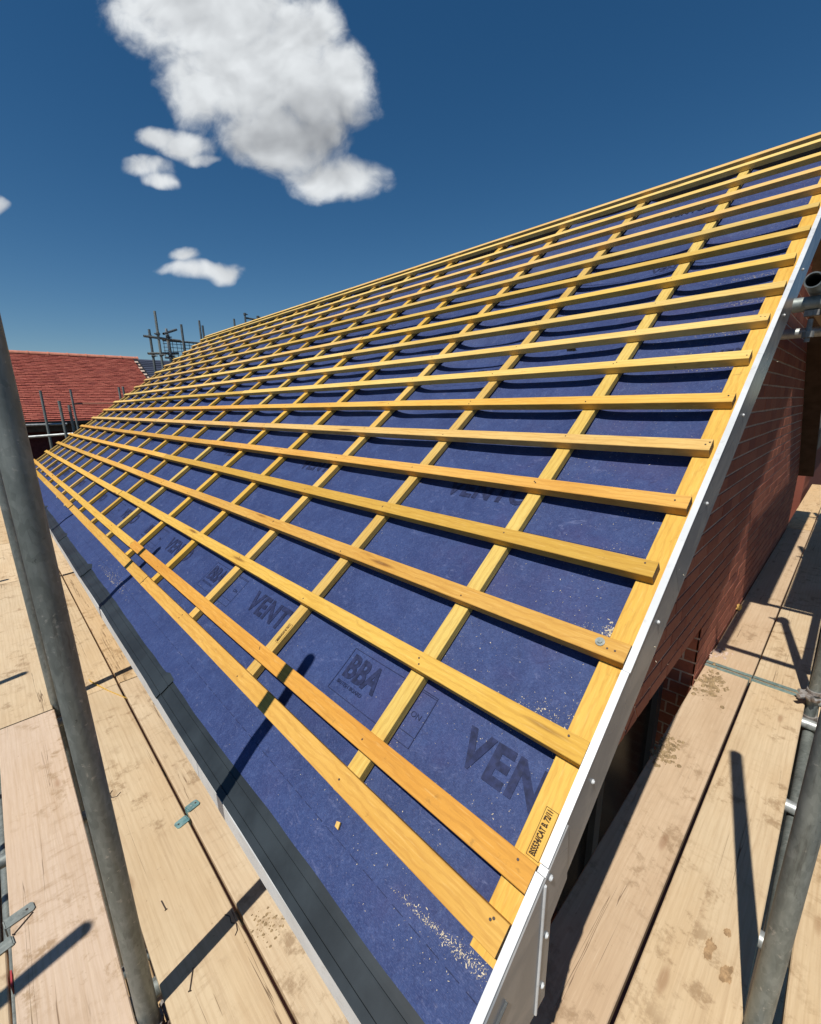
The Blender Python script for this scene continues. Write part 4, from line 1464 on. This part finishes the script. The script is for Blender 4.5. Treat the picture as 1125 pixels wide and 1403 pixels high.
hchild('eaves', m, M_BROWN, nb, NI)

# scaffold in front of the red house and at the far end of our roof
bgp = [("thin tube standing before the red tiled roof, by the end of the eaves", 0.94, 11.9, -4.6, 0.41, M_STEEL, (0.012, 0)), ("short thick tube at the end of the front deck", 1.178, 10.6, -4.6, 0.18, M_STEEL, (-0.005, 0)),
       ("second short tube at the end of the front deck", 1.290, 10.65, -4.6, 0.10, M_STEEL, (0, 0)), ("tall thin tube before the red roof beside the two short tubes", 1.76, 13.8, -4.6, 0.50, M_STEEL, (0, 0)),
       ("thin tube low against the red tiles near the far verge", 2.55, 12.6, -4.6, 0.52, M_STEEL, (0, 0)), ("thinner twin tube low against the red tiles near the far verge", 2.68, 12.8, -4.6, 0.55, M_STEEL, (0, 0))]
for lb, x, y, z0, z1, mt, ln in bgp:
    pole(lb, x, y, z0, z1 + CAMZ, mt, 'far scaffold tubes', ln)
tube("long guard tube crossing before the red tiles", (1.7, 13.85, 0.16 + CAMZ), (4.6, 13.85, 0.16 + CAMZ), M_RIDGE, 'far horizontal tubes')
tube("bright horizontal tube below the red roof's eaves", (-0.5, 11.95, -0.28 + CAMZ), (1.35, 11.95, -0.28 + CAMZ), M_STEELB, 'far horizontal tubes')
tube("lower horizontal tube in front of the dark brick wall", (-0.5, 11.95, -0.56 + CAMZ), (1.30, 10.7, -0.44 + CAMZ), M_STEELB, 'far horizontal tubes')
# tower of tubes at the far verge
tw = [("tallest tube of the scaffold cluster above the far verge", 2.965, 10.42, 1.935, M_STEEL), ("leftover outer tube of the scaffold cluster, cut at coupler height", 2.86, 10.6, 1.60, M_STEELD), ("light tube of the scaffold cluster beside the mesh guard", 3.16, 10.5, 1.63, M_STEELB),
      ("dark tube at the edge of the mesh guard", 3.24, 10.7, 1.55, M_STEELD)]
for lb, x, y, h, mt in tw:
    o = pole(lb, x, y, -4.6, h + CAMZ, mt, 'scaffold cluster at the far verge')
    for z in (1.50, 1.12):
        coupler(o, (0, 0, z + CAMZ + 4.6 - random.uniform(0, 0.05)), (random.choice((-1, 1)), -0.4, 0), M_STEELD, 1.4)
tube("short stub tube clamped high on the scaffold cluster", (3.05, 10.35, 1.50 + CAMZ), (3.42, 10.7, 1.66 + CAMZ), M_STEELD, 'scaffold cluster tubes')
tube("short tube crossing the cluster at guard height", (2.70, 10.45, 1.44 + CAMZ), (3.40, 10.45, 1.40 + CAMZ), M_STEELD, 'scaffold cluster tubes')
tube("lower stub tube crossing the scaffold cluster", (2.72, 10.40, 1.10 + CAMZ), (3.35, 10.55, 1.16 + CAMZ), M_STEEL, 'scaffold cluster tubes')
gd = thing('mesh_guard', "dark mesh guard panel beside the scaffold cluster at the far verge", 'guard panel', (3.7, 11.0, 1.0 + CAMZ))
m = MB()
m.tube((-0.50, 0, 0.46), (0.95, 0.0, 0.46), 0.022, 8)
m.tube((-0.50, 0, 0.10), (0.95, 0.0, 0.10), 0.022, 8)
m.build('rail', M_STEELD, gd)
m = MB()
for i in range(17):
    m.tube((-0.48 + i * 0.088, 0, 0.10), (-0.48 + i * 0.088, 0, 0.46), 0.0065, 5)
for i in range(4):
    m.tube((-0.50, 0, 0.17 + i * 0.075), (0.95, 0, 0.17 + i * 0.075), 0.0065, 5)
m.build('mesh_infill', M_STEELD, gd)
far = [("thin tube above the middle of the mesh guard", 3.50, 10.6, 1.76), ("taller of two tubes above the ridge end", 4.40, 12.0, 2.13), ("shorter of two tubes above the ridge end", 4.47, 12.0, 2.02), ("thin tube just over the far ridge", 5.30, 12.0, 2.27),
       ("tube with a capped top over the far ridge", 5.61, 12.0, 2.45), ("last capped tube over the far ridge", 5.97, 12.0, 2.42)]
for i, (lb, x, y, h) in enumerate(far):
    o = pole(lb, x, y, -4.6, h + CAMZ, M_STEELD, 'thin tubes above the far ridge')
    if i >= 4:
        coupler(o, (0, 0, h + CAMZ + 4.6 - 0.03), (1, 0, 0), M_STEELD, 1.5)
tube("tube end showing between the capped tubes over the ridge", (5.6, 12.0, 2.33 + CAMZ), (6.2, 12.0, 2.31 + CAMZ), M_STEELD, 'thin tubes above the far ridge')
